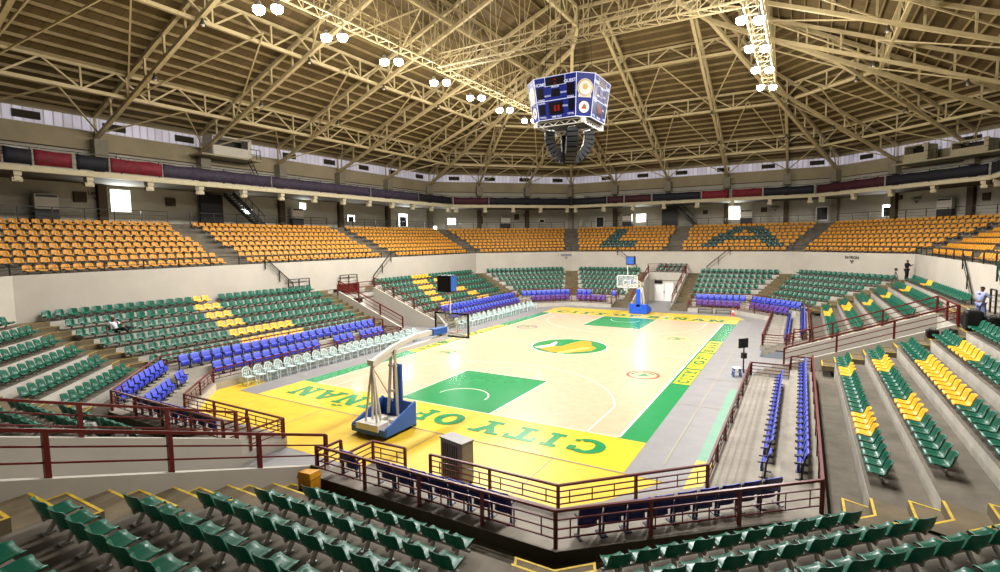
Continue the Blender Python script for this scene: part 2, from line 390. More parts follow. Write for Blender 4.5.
def tz(f): return TZ+LIFT.get(f, 0)
def prof_for(f):
    prof = []
    for i in range(TR):
        d = T0+TD*i; z = tz(f)+TH*i
        prof += [(d, z-TH if i else .5), (d, z)]
    prof.append((10.1, tz(f)+TH*5))
    return prof, ([1, 0]*6)[:len(prof)-1]
for f in ORDER:
    prof, pm = prof_for(f)
    for s0, s1 in segs(f):
        p0 = None if s0 is None else PE[f]; p1 = None if s1 is None else -PE[f]
        mb = MB(); pa, pb_ = pit_prof('N' if f == 'RN' else f), pit_prof('N' if f == 'LN' else f)
        if f in ('RN', 'LN'):       # the corner pieces taper between the pit depths of their neighbours
            for i in range(len(pa)-1):
                (d0, z0), (d1, z1), (d2, z2), (d3, z3) = pa[i], pb_[i], pb_[i+1], pa[i+1]
                mb.poly([pos(f, -half(f, d0), d0, z0), pos(f, half(f, d1), d1, z1), pos(f, half(f, d2), d2, z2), pos(f, -half(f, d3), d3, z3)], PITM[i])
        else: ringstrip(mb, f, pit_prof(f), p0, p1, PITM)
        if s0 is not None or s1 is not None:
            s = p0 if p0 is not None else p1
            mb.poly([pos(f, s, d_, z_) for d_, z_ in pit_prof(f)[:5]]+[pos(f, s, pit_prof(f)[4][0], 0)], 1)
        struct(mb.build('pit_floor', ['pit', 'riser', 'slab_edge', 'tread']), 'raised concrete floor of the courtside chair pit')
        if f in 'RLF' and f in TUN:
            sg = 1 if s0 is not None else -1; st = [(.15,0),(.15,.17),(.5,.17),(.5,.34),(.85,.34),(.85,.5),(T0,.5)]
            sm = MB(); ringstrip(sm, f, st, *sorted((sg*TW, sg*PE[f])), [1,0,1,0,1,0]); struct(sm.build('aisle_floor', ['tread', 'stepbrown']), 'lowest steps beside a tunnel mouth')
        mb = MB(); ringstrip(mb, f, prof, s0, s1, pm)
        if f in TUN:
            s = s0 if s0 is not None else s1
            sg = 1 if s > 0 else -1
            # tunnel side wall with a sloping top, 0.16 thick
            W1 = [(1.3,0),(9.6,0),(9.6,2.75),(8.2,3.2),(1.4,.62),(1.3,.5)] if f != 'N' else [(1.7,0),(10.1,0),(10.1,3.85),(1.8,.95),(1.7,.85)]
            a = [pos(f, s, d, z) for d, z in W1]; b = [pos(f, s-sg*.16, d, z) for d, z in W1]
            mb.poly(a, 2); mb.poly(b, 2)
            for i in range(len(W1)):
                j = (i+1) % len(W1); mb.poly([a[i], a[j], b[j], b[i]], 2 if W1[i][1]*W1[j][1] == 0 or i in (1,) else 1)
        struct(mb.build('terrace_floor', ['tread', 'riser', 'whitewall']), 'stepped concrete terrace of the lower stand')
    if f in TUN:   # roof of the tunnel carrying the two top rows, and the end wall
        mb = MB()
        if f != 'N':
            e = .55 if f == 'F' else LIFT.get(f, 0)
            ringstrip(mb, f, [(8.2,2.45),(8.2,2.8+e),(9.4,2.8+e),(9.4,3.2+e),(10.1,3.2+e)], -TW, TW, [1,0,1,0])
            ringstrip(mb, f, [(8.2,2.45),(9.6,2.45)], -TW, TW, [1])
        else: ringstrip(mb, f, [(10.1,0),(10.1,2.9)], -TW, TW, [2])
        ringstrip(mb, f, [(8.3,0),(8.3,2.45)], -TW, TW, [2])
        struct(mb.build('tunnel_wall', ['tread', 'riser', 'whitewall']), 'white end wall of the players tunnel')
        dr = thing('door_1', None, None, pos(f, .25, 8.22, 0), rotz(f)); del_ = [k for k in ('label', 'category') if k in dr.keys()]
        dr['kind'] = 'structure'
        mb = MB(); mb.box((-.52,0,1.05), (1.0,.06,2.1)); mb.box((.52,0,1.05), (1.0,.06,2.1)); bevel(mb.build('door_leaf', 'white', dr))
        mb = MB(); mb.box((-1.1,0,1.08), (.1,.1,2.2)); mb.box((1.1,0,1.08), (.1,.1,2.2)); mb.box((0,0,2.17), (2.3,.1,.1)); mb.build('door_frame', 'offwhite', dr)
        mb = MB(); mb.box((-.06,-.06,1.05), (.03,.05,.3)); mb.box((.06,-.06,1.05), (.03,.05,.3)); mb.build('handle', 'metal', dr)
        sg_ = thing('hanging_sign', {'F': 'black sign box hanging in the mouth of the tunnel behind the far hoop', 'R': 'black sign box over the tunnel beside the television stand', 'L': 'black sign box over the tunnel behind the white plastic chairs', 'N': 'black sign box over the tunnel beside the orange bin'}[f], 'sign', pos(f, .9 if f == 'F' else 0, 8.1, 2.35), rotz(f))
        mb = MB(); mb.box((0,0,-.15), (.9,.12,.32)); mb.build('sign_box', 'black', sg_)
        mb = MB(); mb.beam((-.3,0,0),(-.3,0,.3),.03); mb.beam((.3,0,0),(.3,0,.3),.03); mb.beam((-.3,0,.02),(.3,0,.02),.03); mb.build('bracket', 'darkgrey', sg_)
# wall between the tiers, upper terrace, concourse, back wall, balcony
NAMES = {'R':'right','RF':'far_right','F':'far','LF':'far_left','L':'left','LN':'near_left','N':'near','RN':'near_right'}
for f in ORDER:
    mb = MB()
    if f in ('N', 'RN'): ringstrip(mb, f, [(10.1,2.8),(10.1,4.3)], None, None, [0])
    elif f == 'R':
        for a_, b_ in ((None, -4.6), (-.75, None)):
            ringstrip(mb, f, [(10.1,2.8),(10.1,5.7),(10.3,5.7),(10.3,5.25)], a_, b_, [0,0,0])
        sm = MB()
        for s_ in (-4.6, -.75): sm.poly([pos(f,s_,10.1,2.8), pos(f,s_,14.2,2.8), pos(f,s_,14.2,7.0), pos(f,s_,10.3,5.7), pos(f,s_,10.1,5.7)])
        for i in range(9): d_ = 10.1+.45*i; z_ = 3.53+.4*i; ringstrip(sm, f, [(d_,z_-.4),(d_,z_),(d_+.45,z_)], -4.6, -.75)
        struct(sm.build('upper_aisle_floor', 'tread_dark'), 'dark steps cut through the white wall up to the upper stand')
    else: ringstrip(mb, f, [(10.1,2.8),(10.1,5.7),(10.3,5.7),(10.3,5.25)], None, None, [0,0,0])
    struct(mb.build('wall_'+NAMES[f], ['whitewall']))
    mb = MB(); pr = [(10.3,5.25)] if f not in ('N', 'RN') else [(10.1,4.3),(11.3,4.3),(11.3,5.25)]; mm = []
    for j in range(0 if f not in ('N', 'RN') else 1, UN):
        d = U0+UD*j; z = UZ+UH*j
        pr += [(d, z-UH), (d, z)]; mm += [1, 0]
    mm = [0]+mm[:]
    pr += [(18.35, 8.45), (18.35, 8.85), (20.5, 8.85)]
    mm = [0 if abs(pr[i][1]-pr[i+1][1]) < 1e-6 else 1 for i in range(len(pr)-1)]
    if f != 'R': ringstrip(mb, f, pr, None, None, mm)
    else:
        ringstrip(mb, f, pr, None, -4.6, mm); ringstrip(mb, f, pr, -.75, None, mm)
        k_ = next(i for i, q in enumerate(pr) if q[0] > 13.5); ringstrip(mb, f, pr[k_:], -4.6, -.75, mm[k_:])
    struct(mb.build('upper_terrace_floor', ['tread_dark', 'tread']), 'stepped concrete terrace of the upper stand')
    mb = MB()
    ringstrip(mb, f, [(20.5,8.85),(20.5,10.4),(20.5,12.0)], None, None, [0, 0])
    ringstrip(mb, f, [(20.5,11.95),(20.5,14.1),(20.49,14.1),(20.49,14.2),(20.5,14.2),(20.5,15.55)], None, None, [0, 0, 3, 0, 1])
    ringstrip(mb, f, [(20.5,16.55),(20.5,17.2)], None, None, [1])
    struct(mb.build('wall_'+NAMES[f]+'_back', ['backwall', 'bandwall', 'column_light', 'column']))
    # translucent strip under the eaves
    mb = MB(); h = half(f, 20.5)
    mb.poly([pos(f,-h,20.5,15.55), pos(f,h,20.5,15.55), pos(f,h,20.5,16.55), pos(f,-h,20.5,16.55)], 0, [(-h,0),(h,0),(h,1),(-h,1)])
    struct(mb.build('window_1', ['foil']), 'strip of translucent panels under the eaves')
    mb = MB(); s_ = -h+2.2
    while s_ < h-2:
        p_ = pos(f, s_, 20.42, 16.05); mb.box(p_, (1.5,.12,.5), 0, rotz(f)); s_ += 5.2
    struct(mb.build('trim_1', ['slab_edge']), 'dark louvred openings in the strip under the eaves')
    mb = MB()
    ringstrip(mb, f, [(14.9,11.64),(14.9,11.98),(15.05,11.98),(15.05,11.95),(20.5,11.95)], None, None, [1,1,1,0])
    ringstrip(mb, f, [(14.9,11.64),(15.3,11.64),(15.3,11.72),(20.5,11.72)], None, None, [1,1,0])
    struct(mb.build('balcony_floor', ['tread_dark', 'cream']), 'balcony slab with a cream painted edge beam')

# ------------------------------------------------------------------ aisle steps with yellow nosings
def aisle(name, label, polys):
    """polys: list of (front-edge segments, blocks) built by callers"""
    t = thing(name, label, None); t['kind'] = 'structure'
    return t
def half_steps(f, s0, s1, n, d0, dd, z0, dh, parent, depth=.52, yellow=True):
    mb = MB(); yb = MB()
    for i in range(n):
        d = d0+dd*i; z = z0+dh*i-dh; zt = z+dh/2
        A = [pos(f, s, q, zz) for zz in (z, zt) for s, q in ((s0,d-depth),(s1,d-depth),(s1,d),(s0,d))]
        mb.hexa(A)
        if yellow:
            w = .055
            for (zz, q) in ((zt+.006, d-depth), (z0+dh*i+.006, d)):
                yb.poly([pos(f, s0, q, zz), pos(f, s1, q, zz), pos(f, s1, q+w, zz), pos(f, s0, q+w, zz)])
            for sx in (s0, s1):
                e = w if sx < s1 else -w
                yb.poly([pos(f, sx, d-depth, zt+.007), pos(f, sx+e, d-depth, zt+.007), pos(f, sx+e, d, zt+.007), pos(f, sx, d, zt+.007)])
        mb.poly([pos(f, s0, d-.006, z), pos(f, s1, d-.006, z), pos(f, s1, d-.006, z+dh), pos(f, s0, d-.006, z+dh)])
        mb.poly([pos(f, s0, d, z+dh+.004), pos(f, s1, d, z+dh+.004), pos(f, s1, d+dd, z+dh+.004), pos(f, s0, d+dd, z+dh+.004)])
    mb.build('step', 'stepbrown', parent)
    if yellow: yb.build('nosing', 'yellow_line', parent)
def mitre_steps(f, g, w, n, d0, dd, z0, dh, parent, depth=.52, yellow=True, mt='stepbrown'):
    """steps at the corner between faces f (its + end) and g (its - end)"""
    mb = MB(); yb = MB()
    def ring_(d, z): return [pos(f, half(f, d)-w, d, z), pos(f, half(f, d), d, z), pos(g, -half(g, d)+w, d, z)]
    for i in range(n):
        d = d0+dd*i; z = z0+dh*i-dh; zt = z+dh/2
        a, b = ring_(d-depth, z), ring_(d, z); a2, b2 = ring_(d-depth, zt), ring_(d, zt)
        for k in (0, 1): mb.hexa([a[k], a[k+1], b[k+1], b[k], a2[k], a2[k+1], b2[k+1], b2[k]])
        c0, c1 = ring_(d-.006, z), ring_(d-.006, z+dh); c2, c3 = ring_(d, z+dh+.004), ring_(min(d+dd, 10.09) if yellow else d+dd, z+dh+.004)
        for k in (0, 1): mb.poly([c0[k], c0[k+1], c1[k+1], c1[k]]); mb.poly([c2[k], c2[k+1], c3[k+1], c3[k]])
        if yellow:
            for q, zz in ((d-depth, zt+.006), (d, z0+dh*i+.006)):
                o, p = ring_(q, zz), ring_(q+.055, zz)
                for k in (0, 1): yb.poly([o[k], o[k+1], p[k+1], p[k]])
            for k in (0, 2):
                e = (Vector(a2[1])-Vector(a2[k])).normalized()*.055; up = Vector((0, 0, .007))
                yb.poly([a2[k]+up, a2[k]+e+up, b2[k]+e+up, b2[k]+up])
    mb.build('step', mt, parent)
    if yellow: yb.build('nosing', 'yellow_line', parent)
for k, f in enumerate(ORDER):
    g = ORDER[(k+1) % 8]
    t = aisle('aisle_floor', 'concrete aisle steps at a corner of the lower stand', None)
    mitre_steps(f, g, .85, 6, T0, TD, max(tz(f), tz(g)), TH, t)
    t = aisle('upper_aisle_floor', 'dark concrete aisle steps at a corner of the upper stand', None)
    if f != 'N': mitre_steps(f, g, .85, 8, U0, UD, UZ, UH, t, .45, False, 'tread_dark')
    else: mitre_steps(f, g, .85, 7, U0+UD, UD, UZ+UH, UH, t, .45, False, 'tread_dark')
for f in TUN:
    for sg in (-1, 1):
        t = aisle('aisle_floor', 'concrete aisle steps beside a tunnel', None)
        half_steps(f, *sorted((sg*TW, sg*3.5)), 6, T0, TD, tz(f), TH, t)
# ------------------------------------------------------------------ railings
def railing(name, label, cat, pts, h, mt, n_low=3, spacing=2.0, post=.07, rail=.05, group=None, pickets=0, posts_at=None):
    t = thing(name, label, cat, (0,0,0), 0, group); pts = [Vector(p) for p in pts]
    up = Vector((0,0,h)); mb = MB()
    for a, b in zip(pts[:-1], pts[1:]): mb.beam(a+up, b+up, rail*1.35, rail*1.1)
    mb.build('top_rail', mt, t)
    mb = MB()
    for k in range(1, n_low+1):
        z = Vector((0,0,h*k/(n_low+1)))
        for a, b in zip(pts[:-1], pts[1:]): mb.beam(a+z, b+z, rail*.55, rail*.6)
    if pickets:
        for a, b in zip(pts[:-1], pts[1:]):
            n = max(1, int((b-a).length/pickets))
            for i in range(n):
                p = a.lerp(b, (i+.5)/n); mb.beam(p+Vector((0,0,h/(n_low+1))), p+up*(n_low/(n_low+1)), rail*.5)
    mb.build('lower_rail', mt, t)
    done = set()
    for a, b in zip(pts[:-1], pts[1:]):
        n = max(1, round((b-a).length/spacing))
        for i in range(n+1):
            p = a.lerp(b, i/n); key = (round(p.x,1), round(p.y,1), round(p.z,1))
            if key in done: continue
            done.add(key); mb = MB(); mb.beam(p-Vector((0,0,.04)), p+up, post, post, up=(b-a)); mb.build('post', mt, t)
    return t
WHERE = {'R':'television sideline','RF':'far corner past the television','F':'far hoop end','LF':'far corner past the white chairs',
         'L':'white-chair sideline','LN':'near corner by the white chairs','N':'near hoop end','RN':'corner below the camera'}
for f in ORDER:
    for s0, s1 in segs(f):
        def ends(d, pad=0): 
            return (-half(f, d) if s0 is None else s0+pad), (half(f, d) if s1 is None else s1-pad)
        side = '' if f not in TUN else (' past the tunnel' if ((f in 'RL') and ((s0 is None) == (f == 'L'))) else ' before the tunnel' if f in 'RL' else (' near the white chairs' if ((s0 is None) == (f == 'N')) else ' near the television'))
        a, b = ends(0)
        if f in TUN:
            if s0 is not None: a = PE[f]
            else: b = -PE[f]
        if f == 'N' and s0 is not None: a = 4.35
        if f == 'N' and s0 is not None:
            railing('railing', 'short maroon railing beside the gap behind the near hoop', 'railing', [pos(f,TW,.05,.38), pos(f,TW+1.25,0,.38)], .66, 'maroon', 3, 1.2, pickets=.45)
        railing('railing', 'maroon courtside railing of the pit at the %s%s' % (WHERE[f], side), 'railing', [pos(f,a,0,.38), pos(f,b,0,.38)], .66, 'maroon', 3, 1.9, pickets=.6)
        pb = PB.get(f, 2.62); a, b = ends(pb)
        if f in TUN:
            if s0 is not None: a = PE[f]
            else: b = -PE[f]
        railing('railing', 'maroon rear railing of the pit at the %s%s' % (WHERE[f], side), 'railing', [pos(f,-half(f,2.2),2.2,.85), pos(f,half(f,2.62),2.62,.85)] if f == 'RN' else [pos(f,-half(f,2.62),2.62,.85), pos(f,half(f,2.2),2.2,.85)] if f == 'LN' else [pos(f,a,pb,.85), pos(f,b,pb,.85)], .8, 'maroon', 3, 1.9, pickets=.6)
        if f in TUN:
            s = (1 if s0 is not None else -1)*PE[f]
            railing('railing', 'maroon end railing of the pit at the %s%s' % (WHERE[f], side), 'railing', [pos(f,s,.05,.38), pos(f,s,pb-.92,.38), pos(f,s,pb-.87,.85), pos(f,s,pb-.02,.85)], .66, 'maroon', 3, 1.6)
            s2 = (1 if s > 0 else -1)*(TW-.08)
            railing('railing', 'sloping maroon railing on the tunnel wall, %s%s' % (WHERE[f], side), 'railing', [pos(f,s2,1.4,.6), pos(f,s2,8.2,3.18)] if f != 'N' else [pos(f,s2,1.8,.93), pos(f,s2,10,3.8)], .88, 'maroon', 2, 2.1, post=.09, rail=.06)
    if f in 'RLF' and f in TUN:
        railing('railing', 'maroon railing over the mouth of the tunnel at the %s' % WHERE[f], 'railing', [pos(f,-TW,8.22,2.85+(.55 if f == 'F' else LIFT.get(f,0))), pos(f,TW,8.22,2.85+(.55 if f == 'F' else LIFT.get(f,0)))], .9, 'maroon', 3, 2.1, post=.09, rail=.06)
    # upper deck front rail and rear rail
    if f not in ('N', 'RN'):
        gaps = UG = {'L': [-7, 9], 'R': [-7, 9], 'F': [0], 'LN': [], 'LF': [], 'RF': []}[f]
        h1 = half(f, 10.2); 
        railing('railing', 'black railing on top of the white wall at the %s' % WHERE[f], 'railing', [pos(f,-h1 if f != 'R' else -.7,10.2,5.7), pos(f,h1,10.2,5.7)], .62, 'blackrail', 1, 2.1, post=.06, rail=.045, pickets=.7)
        edges = [-half(f, 18.5)+1.1]+[e for g_ in gaps for e in (g_-.9, g_+.9)]+[half(f, 18.5)-1.1]
        for k in range(0, len(edges), 2):
            railing('railing', 'black railing behind the top orange row at the %s' % WHERE[f] + ('' if len(edges) == 2 else ', %s section' % ['first','middle','last'][k//2]), 'railing', [pos(f,edges[k],18.5,8.85), pos(f,edges[k+1],18.5,8.85)], .95, 'blackrail', 2, 1.9, post=.06, rail=.045)
        h2 = half(f, 15.0)
        railing('railing', 'black railing on the balcony edge at the %s' % WHERE[f], 'railing', [pos(f,-h2,15.0,11.95), pos(f,h2,15.0,11.95)], 1.15, 'blackrail', 2, 2.4, post=.06, rail=.045)
# handrails running down the wall beside the tunnels
for f, s_top, s_bot in (('L',7.5,5.1), ('L',-6.4,-3.9), ('F',6.4,4.0), ('F',-6.5,-4.1), ('R',6.5,4.2)):
    railing('handrail', 'dark sloping handrail on the white wall, %s, %s' % (WHERE[f], 'before tunnel' if (s_top > 0) == (f in 'LF') else 'past tunnel'), 'handrail',
            [pos(f,s_top,10.0,5.3), pos(f,s_bot,10.0,3.2)], .85, 'blackrail', 1, 1.7, post=.06, rail=.05)
# ------------------------------------------------------------------ seats
def shell_mesh(name, mt, hi=True, width=.45, zs=1.):
    prof = [(-.25,.235),(-.235,.268),(-.15,.272),(0,.245),(.1,.245),(.155,.275),(.19,.35),(.225,.46),(.25,.555),(.265,.575)] if hi else [(-.25,.235),(-.2,.268),(.09,.245),(.18,.33),(.255,.575)]
    nx = 6 if hi else 2; th = .022; mb = MB(); v = []
    for side in (0, 1):
        for j, (y, z) in enumerate(prof):
            for i in range(nx+1):
                u = i/nx*2-1; e = abs(u)**3
                w = width/2*(1-.16*max(0, (z-.42)/.155)**2)*(1-.12*max(0, (-y-.1)/.15)**2) if hi else width/2
                zz = z+(.035*e if y < .14 else -.03*e*max(0, (z-.45)/.13)); yy = y-(.075*e if y >= .14 else 0)
                if side:
                    if y < .14: zz -= th
                    else: yy += th
                v.append((u*w, yy, zz*zs))
    mb.v = v; n = nx+1; m_ = len(prof); o = n*m_
    def add(f): mb.f.append(f); mb.mi.append(0); mb.uv.append(None)
    for j in range(m_-1):
        for i in range(nx):
            a = j*n+i; add((a, a+1, a+n+1, a+n)); add((o+a, o+a+n, o+a+n+1, o+a+1))
        a = j*n; add((a, a+n, o+a+n, o+a)); a = j*n+nx; add((a, o+a, o+a+n, a+n))
    for i in range(nx):
        add((i, o+i, o+i+1, i+1)); a = (m_-1)*n+i; add((a, a+1, o+a+1, o+a))
    return mb.mesh(name, [mt], hi)
mb = MB(); mb.box((0,.02,.195), (.57,.05,.05)); mb.beam((0,-.14,.22),(0,.16,.23),.06,.04); mb.beam((0,.0,.2),(0,.12,0),.06,.05); mb.box((0,.12,.012), (.14,.14,.024)); mb.beam((0,.16,.2),(0,.2,.4),.05,.03)
BRK = mb.mesh('bracket', ['bracket'])
SHELL = {c: shell_mesh('seat_shell', 'seat_'+c, True, .43 if c in ('orange', 'darkgreen') else .45, .93 if c in ('orange', 'darkgreen') else 1.) for c in ('green', 'yellow', 'orange', 'darkgreen')}
LOWS = {c: shell_mesh('seat_shell_simple', 'seat_'+c, False, .43 if c in ('orange', 'darkgreen') else .45, .93 if c in ('orange', 'darkgreen') else 1.) for c in ('green', 'yellow', 'orange', 'darkgreen')}
def ordinal(n):
    return {1:'first',2:'second',3:'third'}.get(n, '%d%s' % (n, 'th' if 10 <= n % 100 <= 20 else {1:'st',2:'nd',3:'rd'}.get(n % 10, 'th')))
ROWN = ['lowest', 'second', 'third', 'fourth', 'fifth', 'top']
lower, upper = [], []          # (distance, colour, location, rotation, label, group)
def inview(p, mg=25):
    q = pix(p); return q and -mg < q[0] < 1000+mg and -mg < q[1] < 572+mg*2
def block_label(f, sg):
    return {'N': {1:'block beside the orange bin', -1:'near-hoop block beyond its tunnel'},
            'F': {-1:'far-hoop block, television side', 1:'far-hoop block, white-chair side'},
            'L': {1:'white-chair block before tunnel', -1:'white-chair block past tunnel'},
            'R': {-1:'television-side block before tunnel', 1:'television-side block past tunnel'},
            'RN': {0:'corner block below the camera'}, 'LN': {0:'near corner by white chairs'},
            'LF': {0:'far corner past white chairs'}, 'RF': {0:'far corner past television'}}[f][sg]
def seat_colour(f, i, s):
    Y = {('L',5):[(12.1,13.2)],('L',4):[(12,13.6)],('L',3):[(12,13.6)],('L',2):[(12,13.7)],('L',1):[(9.2,13.6)],('L',0):[(9.2,13.6)]}
    Z = {('L',5):[(-12.1,-9)],('L',4):[(-10.1,-8.3),(-12.6,-11.6)],('L',3):[(-9.4,-7.8),(-12.7,-11.5)],('L',2):[(-8.4,-7.1),(-13.8,-11.6)],('L',1):[(-8.2,-6.6),(-14.4,-12.8)],('L',0):[(-7.8,-6.3),(-14.9,-12.9)],
         ('R',0):[(11.3,14.3),(-7.6,-6.1),(-14.5,-12.8)],('R',1):[(11.6,14.6),(-8,-6.1),(-14.1,-12)],('R',2):[(11.8,13.2),(-13.6,-7.3)],('R',3):[(12.6,14.2),(-9.2,-6.5)],('R',4):[(13.0,14.6)],('R',5):[(13.2,14.9)]}
    for D in (Y, Z):
        for a, b in D.get((f, i), []):
            if a-.1 <= s <= b+.1: return 'yellow'
    return 'green'
PITCH = .57
for f in ORDER:
    for sg in ((-1, 1) if f in TUN else (0,)):
        for i in range(6):
            d = T0+TD*i+.27; z = tz(f)+TH*i; hw = half(f, d)-{('R',-1): 1.95, ('L',1): .55, ('N',1): 1.6}.get((f, sg), 1.12)
            if f in TUN:
                a = 4.0 if f == 'N' else 3.75
                rng = np.arange(a, hw, PITCH)
            else:
                n = int(2*hw/PITCH)+1; rng = (np.arange(n)-(n-1)/2)*PITCH
            cnt = 0
            for s in rng:
                S = s*sg if sg else s
                if f == 'L' and i == 5 and 11.3 < S < 11.8: continue
                cnt += 1; c = seat_colour(f, i, S); P = pos(f, S, d, z)
                if not inview(P+Vector((0,0,.4))): continue
                ref = 'the tunnel steps' if sg else {'RN':'its hoop-end steps','LN':'its hoop-end steps','LF':'the sideline steps','RF':'its hoop-end steps'}[f]
                if f == 'RN': k = n-(len(rng)-cnt)      # ordinal counted along the row
                lab = '%s seat, %s from %s, %s row, %s' % (c, ordinal(cnt), ref, ROWN[i], block_label(f, sg))
                lower.append(((P-Vector(CAM)).length, c, P, rotz(f), lab, '%s plastic seats of the %s' % (c, block_label(f, sg))))
    # two short rows over the far tunnel mouths
    if f in TUN:
        for i in (4, 5):
            d = T0+TD*i+.27; z = (3.35, 3.75)[i-4]
            if f != 'F': continue
            for k in range(6):
                S = (k-2.5)*PITCH-.35; P = pos(f, S, d, z)
                if inview(P): lower.append(((P-Vector(CAM)).length, 'green', P, rotz(f), 'green seat, %s of six over the far tunnel mouth, %s row' % (ordinal(k+1), 'front' if i == 4 else 'rear'), 'green plastic seats over the far tunnel'))
GL = {6:[(-8.9,-7.3)],5:[(-8.9,-7.3)],4:[(-8.9,-7.3)],3:[(-8.9,-7.5)],2:[(-9.1,-5)],1:[(-9.2,-5)]}
GA = {6:[(5.9,9.2)],5:[(5.4,7),(8.1,9.7)],4:[(4.9,6.4),(8.7,10.2)],3:[(4.3,10.7)],2:[(3.7,5.1),(9.7,11.1)],1:[(3.2,4.6),(10.1,11.6)]}
UB = {'L': ['before the sloping handrail', 'above the middle of the white-chair side', 'past the red-railed tunnel'], 'R': ['by the camera','above the middle of the television side','past the tunnel of the television side']}
for f in ORDER:
    if f in ('N', 'RN', 'LN'): continue
    gaps = {'L': [-7, 9], 'R': [-7, 9], 'F': [0]}.get(f, [])
    for j in range(UN):
        d = U0+UD*j+.27; z = UZ+UH*j; hw = half(f, d)-1.12; n = int(2*hw/PITCH)+1; cnt = 0
        for s in (np.arange(n)-(n-1)/2)*PITCH:
            if any(abs(s-g) < 1.0 for g in gaps): continue
            if f == 'R' and -4.9 < s < -.8 and j < 4: continue
            cnt += 1; P = pos(f, s, d, z); x = P.x; c = 'orange'
            if f == 'F' and any(a-.15 <= x <= b+.15 for G in (GL, GA) for a, b in G.get(j, [])): c = 'darkgreen'
            if not inview(P+Vector((0,0,.3)), 12): continue
            upper.append(((P-Vector(CAM)).length, c, P, rotz(f), '%s seat, %s from %s, %s row, upper stand, %s' % ('dark green' if c == 'darkgreen' else c, ordinal(cnt), {'L':'far end','LF':'hoop end','F':'television side','RF':'near end','R':'near end'}[f], ROWN[j] if j < 5 else ['sixth','seventh','top'][j-5], {'L':'white-chair side','LF':'far corner past white chairs','F':'far end','RF':'far corner past television','R':'television side'}[f]), None))
def place_seats(lst, names, cap):
    lst.sort(key=lambda q: q[0]); count = {}; rest = {}
    for dist, c, P, rz, lab, grp in lst:
        key = names[c][1]
        if count.get(key, 0) < cap[key]:
            count[key] = count.get(key, 0)+1
            t = bpy.data.objects.new(names[c][0], SHELL[c]); COL.objects.link(t); t.location = P; t.rotation_euler = (0,0,rz)
            tag(t, lab, names[c][1], grp)
            b = bpy.data.objects.new('bracket', BRK); COL.objects.link(b); b.parent = t
        else: rest.setdefault(c, []).append((P, rz))
    return rest
def stuff_mesh(name, parts, lst, mats, label, cat):
    """one mesh holding many far repeats"""
    V, Fs, MI = [], [], []; off = 0
    for k, me in enumerate(parts):
        v = np.array([q.co[:] for q in me.vertices]); fs = [tuple(p.vertices) for p in me.polygons]
        for P, rz in lst:
            ca, sa = math.cos(rz), math.sin(rz)
            w = np.c_[v[:,0]*ca-v[:,1]*sa+P.x, v[:,0]*sa+v[:,1]*ca+P.y, v[:,2]+P.z]
            V.append(w); Fs += [tuple(q+off for q in fc) for fc in fs]; MI += [k]*len(fs); off += len(v)
    me = bpy.data.meshes.new(name); me.from_pydata(np.concatenate(V).tolist(), [], Fs)
    for m_ in mats: me.materials.append(MATS[m_])
    me.polygons.foreach_set('material_index', MI); me.update()
    o = link(name, me); tag(o, label, cat, None, 'stuff'); return o
rest = place_seats(lower, {'green':('green_seat','green seat'),'yellow':('yellow_seat','yellow seat')}, {'green seat':300,'yellow seat':300})
mb = MB(); mb.box((0,.02,.17), (.57,.05,.06)); mb.box((0,.08,.08), (.12,.08,.18)); BRKL = mb.mesh('bracket_simple', ['bracket'])
for c, l in rest.items():
    stuff_mesh('far_%s_seats' % c, [LOWS[c], BRKL], l, ['seat_'+c, 'bracket'], 'rows of %s plastic seats in the lower stand beyond the court' % c, c+' seat')
rest = place_seats(upper, {'orange':('orange_seat','orange seat'),'darkgreen':('dark_green_seat','dark green seat')}, {'orange seat':300,'dark green seat':300})
for c, l in rest.items():
    stuff_mesh('far_%s_seats' % c, [LOWS[c], BRKL], l, ['seat_'+c, 'bracket'], 'rows of %s plastic seats in the upper stand beyond the court' % c, c+' seat')
# ---- blue tip-up chairs of the courtside pit
def curved_panel(name, mt, w, pts, bulge=.02, nx=6, th=.03):
    mb = MB(); n = nx+1; m_ = len(pts); o = n*m_
    for side in (0, 1):
        for y, z in pts:
            for i in range(n):
                u = i/nx*2-1; mb.v.append((u*w/2, y+th*side-bulge*u*u, z))
    def add(f, k=0): mb.f.append(f); mb.mi.append(k); mb.uv.append(None)
    for j in range(m_-1):
        for i in range(nx):
            a = j*n+i; add((a,a+1,a+n+1,a+n)); add((o+a,o+a+n,o+a+n+1,o+a+1), 1)
        a = j*n; add((a,a+n,o+a+n,o+a)); a = j*n+nx; add((a,o+a,o+a+n,a+n))
    for i in range(nx):
        add((i,o+i,o+i+1,i+1)); a = (m_-1)*n+i; add((a,a+1,o+a+1,o+a))
    return mb.mesh(name, [mt, 'chair_shell_shade'], True)
CB = {c: curved_panel('backrest', c, .47, [(.06,.36),(.075,.46),(.10,.58),(.14,.71),(.15,.73)]) for c in ('chair_blue','chair_purple')}
CP = {c: curved_panel('seat_pan', 'chair_pan' if c == 'chair_blue' else c, .44, [(-.05,.17),(-.07,.27),(-.06,.38),(-.02,.45)], .03, 6, .045) for c in ('chair_blue','chair_purple')}
mb = MB()
for x in (-.25, .25):
    mb.beam((x,.02,0),(x,.05,.42),.035,.05); mb.beam((x,.05,.42),(x,.12,.68),.03,.04); mb.box((x,.02,.01), (.08,.3,.02)); mb.beam((x,.06,.46),(x,-.16,.44),.03,.035)
mb.beam((-.25,.04,.4),(.25,.04,.4),.03)
CF = mb.mesh('frame', ['chair_frame'])
def blue_chair(f, s, d, z, lab, grp, c='chair_blue'):
    t = thing('blue_folding_chair', lab, 'blue chair', pos(f, s, d, z), rotz(f), grp)
    for n_, me in (('backrest', CB[c]), ('seat_pan', CP[c]), ('frame', CF)):
        o = bpy.data.objects.new(n_, me); COL.objects.link(o); o.parent = t
